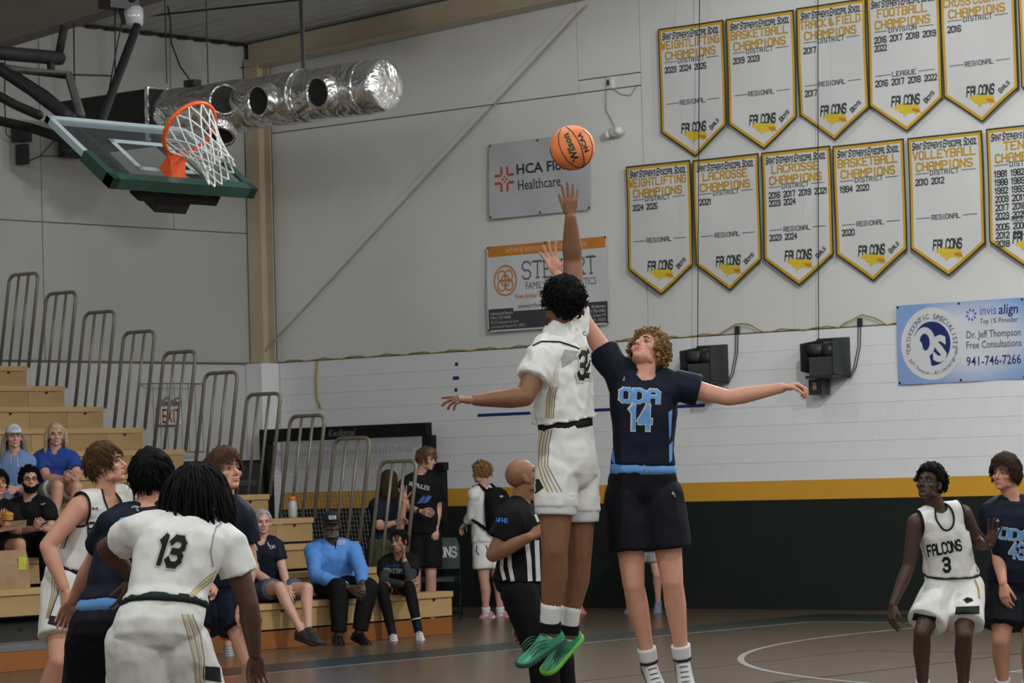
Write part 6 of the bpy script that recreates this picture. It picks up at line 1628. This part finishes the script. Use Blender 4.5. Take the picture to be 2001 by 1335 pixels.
obj('sticker', MB().box(b0+Vector((hx*.98, .11, .22)), (.006, .09, .11)), mat('lime_yellow_sticker', (.45, .48, .03), .6, var=.1), bg)

# old man on the front bench
p = Person('silver-haired man in a navy polo and grey shorts on the front bench', dict(
    head=(513, 1020, .0), neck=(512, 1054, .05), sR=(488, 1070, .04), eR=(500, 1120, -.08), wR=(546, 1150, -.28), sL=(540, 1068, .04), eL=(552, 1112, .0), wL=(562, 1150, -.28),
    pel=(520, 1152, .10), hR=(506, 1156, .04), hL=(536, 1156, .02), kR=(546, 1148, -.40), kL=(600, 1150, -.36), aR=(588, 1232, -.45), aL=(602, 1226, -.45), tR=(622, 1244, -.62), tL=(630, 1240, -.6)), 29.15, SK_old, 14, 0, build=.96, vox=VF_)
p.body(('relaxed', 'relaxed')); sh = p.shirt(C_black if False else C_navy, .62, name='polo_shirt', hem=-.02, inf=.020, wr=.007, neck=(.062, .05), scoop=.03, sl_r=(.078, .086), seed=38)
p.shorts(C_bgrey, .66, inf=.018, r0=.108, r1=.11); p.hair(H_grey, thick=.012, front=.07, side=-.005, back=-.07, locks=260, lock_len=.04, lock_r=.003, seed=39, lift=.1); p.face(H_grey, L_fair)
for S in 'LR': p.shoe(S, mat('charcoal_clog', (.02, .02, .022), .5, var=.1), mat('charcoal_clog_sole', (.03, .03, .033), .6, var=.1), 1.12)
p.decal(sh, px_stroke([(499, 1064), (503, 1076)], 2)+px_stroke([(523, 1060), (526, 1068)], 2)+px_text('DA', 533, 1069, 6, 10, 5), C_wprint, 'collar_trim')
# man in sky blue pullover
p = Person('man in a sky blue pullover and dark cap sitting on the front bench', dict(
    head=(648, 1026, .0), neck=(650, 1064, .06), sR=(612, 1078, .05), eR=(616, 1124, -.20), wR=(680, 1148, -.46), sL=(690, 1076, .05), eL=(706, 1116, -.2), wL=(708, 1140, -.45),
    pel=(652, 1142, .14), hR=(636, 1148, .06), hL=(672, 1148, .06), kR=(662, 1148, -.42), kL=(720, 1148, -.38), aR=(662, 1240, -.46), aL=(702, 1236, -.40), tR=(670, 1262, -.62), tL=(730, 1250, -.58)), 29.6, SK_deep, 10, -4, build=1.2, hs=1.03, vox=VF_)
p.body(('relaxed', 'relaxed'), (cdir(.7, .4, -.4), cdir(-.05, .4, -.9))); sh = p.shirt(C_lblue, 1.93, name='pullover', hem=-.03, inf=.016, wr=.009, neck=(.058, .045), seed=40)
p.pants(C_black, r=(.098, .078, .062), end=.95); p.face(H_black, L_dark); p.cap(mat('black_cap_cloth', (.010, .010, .012), .8, var=.05), patch=C_wprint, text='ODA', mtext=C_black)
mb = MB()
for k in range(40):
    a = -1.15+2.3*(k % 14)/13; z = -.062-.020*(k//14); r = .074
    mb.ell(p.hp(math.sin(a)*r*.78, .008+math.cos(a)*r*1.0, z), (.009, .009, .011), None, 7, 5)
obj('beard', mb, mat('grey_beard', (.10, .095, .09), .7, var=.3, vscale=60), p.root, True)
p.decal(sh, px_text('ODA', 668, 1060, 8, 14, 0), C_wprint, 'chest_mark'); p.decal(sh, [[(651, 1058), (658, 1055), (656, 1074)]], C_black, 'open_zip'); simple_shoes(p, mat('glossy_black_shoe', (.008, .008, .008), .15, var=.1), None, 1.08)
# girl with hand on cheek
p = Person('young woman in black with grey sleeves resting her cheek on her hand, front bench', dict(
    head=(780, 1058, -.06), neck=(778, 1090, .02), sR=(752, 1102, .0), eR=(750, 1138, -.18), wR=(796, 1144, -.38), sL=(806, 1098, .0), eL=(802, 1136, -.26), wL=(790, 1094, -.22),
    pel=(772, 1150, .12), hR=(758, 1152, .06), hL=(786, 1152, .06), kR=(746, 1150, -.40), kL=(800, 1146, -.40), aR=(766, 1236, -.44), aL=(817, 1231, -.46), tR=(768, 1256, -.62), tL=(822, 1252, -.64)), 30.2, skinm('olive_tan', (.36, .18, .11)), -32, -2, 8, build=.9, hs=.95, vox=VF_)
p.body(('curl', 'open'), (cdir(.8, .3, 0), cdir(-.1, .0, 1)), (None, cdir(-.8, .2, 0)))
sh = p.shirt(C_black, .55, name='tshirt', hem=-.02, inf=.022, wr=.008, neck=(.055, .045), sl_r=(.078, .085), seed=42); p.shirt(C_char, 1.9, name='long_sleeves', hem=.5, inf=.008, lower=0, wr=.003, neck=(.05, .04), seed=43)
p.pants(C_black, name='leggings', r=(.094, .066, .050), end=.88, wr=.003); p.hair(H_black, thick=.010, front=.055, side=-.01, back=-.07, locks=240, lock_len=.06, lock_r=.003, lift=.02, seed=44); p.face(H_black, L_fair)
obj('hair_bun', MB().ell(p.hp(0, -.10, .06), (.045, .045, .045)), H_black, p.root, True)
p.decal(sh, px_text('LADIES', 768, 1106, 5, 24, -3), C_bprint, 'shirt_print'); p.decal(sh, px_text('BASKETBALL', 772, 1116, 8, 44, -3), C_lg, 'shirt_lettering'); simple_shoes(p, S_white, S_black, 1.0, S_black)
for S in 'LR': p.sock(C_navy, S, .8, .045, .042)
mb = MB().tube([lerp(p.J['kL'], p.J['aL'], .74), lerp(p.J['kL'], p.J['aL'], .765)], .053, 14); obj('sock_stripe', mb, C_wprint, p.root, True)
# person in orange trousers, mostly hidden
p = Person('person in orange trousers and grey sneakers, mostly hidden behind the players', dict(
    head=(408, 1022, .1), neck=(408, 1058, .14), sR=(380, 1072, .14), eR=(378, 1118, .1), wR=(398, 1148, -.1), sL=(436, 1072, .14), eL=(440, 1118, .1), wL=(424, 1148, -.1),
    pel=(410, 1164, .14), hR=(396, 1168, .06), hL=(426, 1168, .06), kR=(402, 1168, -.38), kL=(446, 1168, -.38), aR=(402, 1258, -.40), aL=(446, 1260, -.42), tR=(408, 1284, -.58), tL=(452, 1284, -.6)), 28.4, SK_light, 10, 0, build=.96, vox=.012)
p.body(('relaxed', 'relaxed')); p.shirt(C_char, .6, name='tshirt', hem=-.02, inf=.02, wr=.006); p.pants(C_or, r=(.10, .075, .07), end=.9); p.face(H_brown, L_fair); p.hair(H_brown, locks=120, lock_r=.004, seed=51); simple_shoes(p, S_grey, S_white, 1.1, S_white)

# standing teenager in black by the goal
p = Person('teenager in a printed black t-shirt smiling beside the goal net', dict(
    head=(834, 897, .0), neck=(822, 928, .04), sR=(790, 950, .0), eR=(792, 992, -.10), wR=(824, 1000, -.34), sL=(851, 946, .04), eL=(856, 994, .10), wL=(852, 1032, -.02),
    pel=(826, 1040, .05), hR=(811, 1046, .04), hL=(842, 1046, .04), kR=(812, 1122, .0), kL=(842, 1124, -.02), aR=(811, 1196, .06), aL=(842, 1198, .06)), 33.4, SK_light, 62, -10, build=1.0, vox=VF_)
p.body(('relaxed', 'relaxed')); sh = p.shirt(C_black, .66, name='tshirt', hem=-.02, inf=.024, wr=.008, neck=(.062, .05), sl_r=(.080, .090), seed=45); p.shorts(C_black, .82, inf=.026, r0=.12, r1=.128); p.hair(H_brown2, thick=.026, front=.045, side=-.01, back=-.08, locks=360, lock_len=.06, lock_r=.004, fringe=.022, seed=46); p.face(H_brown, L_fair, smile=.006)
p.decal(sh, px_text('RK RULES', 820, 950, 7, 40, -14), C_wprint, 'shirt_lettering'); p.decal(sh, [[(814, 985), (824, 972), (832, 970), (826, 982)], [(826, 984), (836, 968), (844, 970), (836, 982)], [(820, 978), (826, 970), (830, 966), (824, 976)]], mat('bright_print_blue', (.05, .09, .35), .6, var=.2, vscale=30), 'shirt_print'); simple_shoes(p, S_white)
for S in 'R': obj('wrist_band', MB().tube([lerp(p.J['eR'], p.J['wR'], .86), lerp(p.J['eR'], p.J['wR'], .94)], .036, 12), C_black, p.root, True)
# woman behind the lowest rails
p = Person('dark-haired woman in navy top and olive skirt behind the lowest bleacher rails', dict(
    head=(762, 940, .0), neck=(756, 972, .0), sR=(774, 992, .10), eR=(782, 1030, .02), wR=(790, 980, -.10), sL=(734, 990, -.12), eL=(742, 1030, -.2), wL=(772, 1022, -.25),
    pel=(752, 1062, .0), hR=(764, 1066, .05), hL=(740, 1066, -.05), kR=(764, 1136, .08), kL=(742, 1136, .0), aR=(764, 1204, .05), aL=(742, 1206, -.05)), 32.9, SK_light, 128, 0, build=.98, hs=.96, vox=VF_)
p.body(('open', 'relaxed'), (cdir(-.1, .1, 1), None), (cdir(-.2, .8, 0), None)); p.shirt(C_navy, .7, name='top', hem=.05, inf=.022, wr=.007, seed=47); p.shorts(C_olive, .9, name='skirt', inf=.035, r0=.13, r1=.14); p.hair(H_dbrown, thick=.016, front=.06, side=-.06, back=-.1, locks=420, lock_len=.24, lock_r=.0045, style='long', seed=48); p.face(H_dbrown, L_fair); simple_shoes(p, S_black)
# boy with backpack
p = Person('boy in a white tracksuit top with a black backpack walking away along the wall', dict(
    head=(940, 924, .0), neck=(944, 954, .02), sL=(926, 968, -.12), eL=(922, 1006, -.06), wL=(910, 1022, .02), sR=(966, 966, .14), eR=(974, 1004, .2), wR=(958, 1024, .2),
    pel=(950, 1062, .0), hL=(942, 1068, -.06), hR=(962, 1068, .08), kL=(946, 1134, -.08), kR=(972, 1134, .06), aL=(950, 1198, -.02), aR=(978, 1198, .10), tL=(924, 1212, -.06), tR=(955, 1212, .06)), 33.9, SK_light, -118, 0, build=.95, hs=.98, vox=VF_)
p.body(('relaxed', 'relaxed')); sh = p.shirt(C_white, 1.93, name='tracksuit_top', hem=-.0, inf=.022, wr=.008, neck=(.05, .04), seed=49); st = p.shorts(C_white, .66, inf=.024, r0=.115, r1=.122); p.hair(H_blond, thick=.026, front=.045, side=-.01, back=-.085, lump=.008, locks=380, lock_r=.004, curl=.8, style='curly', seed=50); p.face(H_blond, L_fair)
p.decal(st, px_stroke([(932, 1066), (931, 1078), (936, 1085)], 2)+px_stroke([(950, 1066), (954, 1082), (960, 1088)], 2), C_numg, 'piping')
for S in 'LR': p.sock(C_wsock, S, .82, .046, .044)
simple_shoes(p, S_pink, S_white, 1.05)
bkc = lerp(p.pel, p.J['neck'], .60)-p.fs*.20; bp2 = thing('backpack', 'black backpack worn by the boy in white along the wall', 'backpack', bkc-Vector((0, 0, .24)))
Rb = frame(p.fs, p.up); mb = MB(); T = lambda x, y, z: bkc+Rb @ Vector((x, y, z))
rings = [ringv(T(0, yy, zz), Rb @ Vector((1, 0, 0)), Rb @ Vector((0, 1, 0)), rx, ry, 20, 3.2) for zz, rx, ry, yy in ((-.26, .10, .06, .0), (-.24, .15, .095, .0), (-.1, .165, .115, -.01), (.1, .16, .10, .0), (.2, .135, .075, .02), (.245, .08, .03, .04))]
obj('pack_body', mb.loft(rings), C_black, bp2, True); obj('front_pocket', MB().loft([ringv(T(0, -.105, z), Rb @ Vector((1, 0, 0)), Rb @ Vector((0, 1, 0)), rx, .04, 16, 3) for z, rx in ((-.2, .09), (-.18, .12), (-.04, .125), (.0, .10))]), C_char, bp2, True)
for sg in (-1, 1):
    top = lerp(p.J['neck'], p.J['sR' if sg > 0 else 'sL'], .58)+p.up*.075
    obj('strap', MB().tube([T(sg*.09, .06, .2), top-p.fs*.03, top+p.fs*.06-p.up*.02, top+p.fs*.115-p.up*.14, lerp(p.pel, p.J['neck'], .5)+p.fs*.10+p.rs*sg*.16, T(sg*.15, .06, -.2)], .02, 7), C_black, bp2, True)
obj('emblem', MB().ell(T(-.02, -.075, .14), (.035, .01, .014), Rb), C_wprint, bp2, True)
# two people along the wall mostly hidden behind the jumping players
p = Person('person in grey shorts at the wall, one leg showing between the knees of number 14', dict(
    head=(1264, 925, .0), neck=(1264, 956, .02), sR=(1240, 972, 0), eR=(1236, 1016, 0), wR=(1244, 1054, -.1), sL=(1288, 972, 0), eL=(1292, 1016, 0), wL=(1284, 1054, -.1),
    pel=(1262, 1056, 0), hR=(1250, 1062, 0), hL=(1276, 1062, 0), kR=(1240, 1122, 0), kL=(1284, 1122, -.05), aR=(1234, 1176, .1), aL=(1286, 1174, .05), tR=(1226, 1192, .05), tL=(1284, 1194, -.12)), 34.0, SK_light, 0, 0, build=.85, hs=.95, vox=.012)
p.body(('relaxed', 'relaxed')); p.shirt(C_char, .6, name='tshirt', hem=-.02, inf=.012, wr=.005); p.shorts(C_lg, .62, r0=.105, r1=.11); p.face(H_brown, L_fair); p.hair(H_brown, locks=100, seed=53)
for S in 'LR': p.shoe(S, mat('blue_grey_trainer', (.14, .17, .23), .5, var=.2, vscale=40), S_black, 1.05)
p = Person('person in a white top standing at the wall, hidden behind the legs of number 32', dict(
    head=(1090, 940, .0), neck=(1092, 970, .02), sR=(1072, 984, 0), eR=(1070, 1024, 0), wR=(1078, 1060, -.1), sL=(1114, 984, 0), eL=(1140, 1020, 0), wL=(1146, 1048, -.1),
    pel=(1098, 1066, 0), hR=(1086, 1072, 0), hL=(1110, 1072, 0), kR=(1088, 1130, 0), kL=(1118, 1130, 0), aR=(1092, 1180, .05), aL=(1130, 1180, .05), tR=(1090, 1196, -.1), tL=(1138, 1194, -.08)), 34.3, SK_tan, 0, 0, build=.85, hs=.92, vox=.012)
p.body(('relaxed', 'relaxed')); p.shirt(C_under, 1.95, name='white_top', hem=-.02, inf=.012, wr=.005); p.shorts(C_char, .7, r0=.1, r1=.105); p.face(H_dbrown, L_fair); p.hair(H_dbrown, locks=100, seed=55); simple_shoes(p, S_pink)

for o in COL.objects:
    if o.type == 'MESH' and o.parent is not None and any(k in o.name for k in ('lettering', 'emblem', 'number', 'outline', 'stripe', 'print', 'logo', 'mark', 'monogram', 'side_panel', 'hem_patch', 'trim', 'drawstring', 'piping', 'beard', 'edge')) and 'binding' not in o.name:
        if not o.get('kind'): o['kind'] = 'stuff'

bpy.data.scenes.remove(TMP)
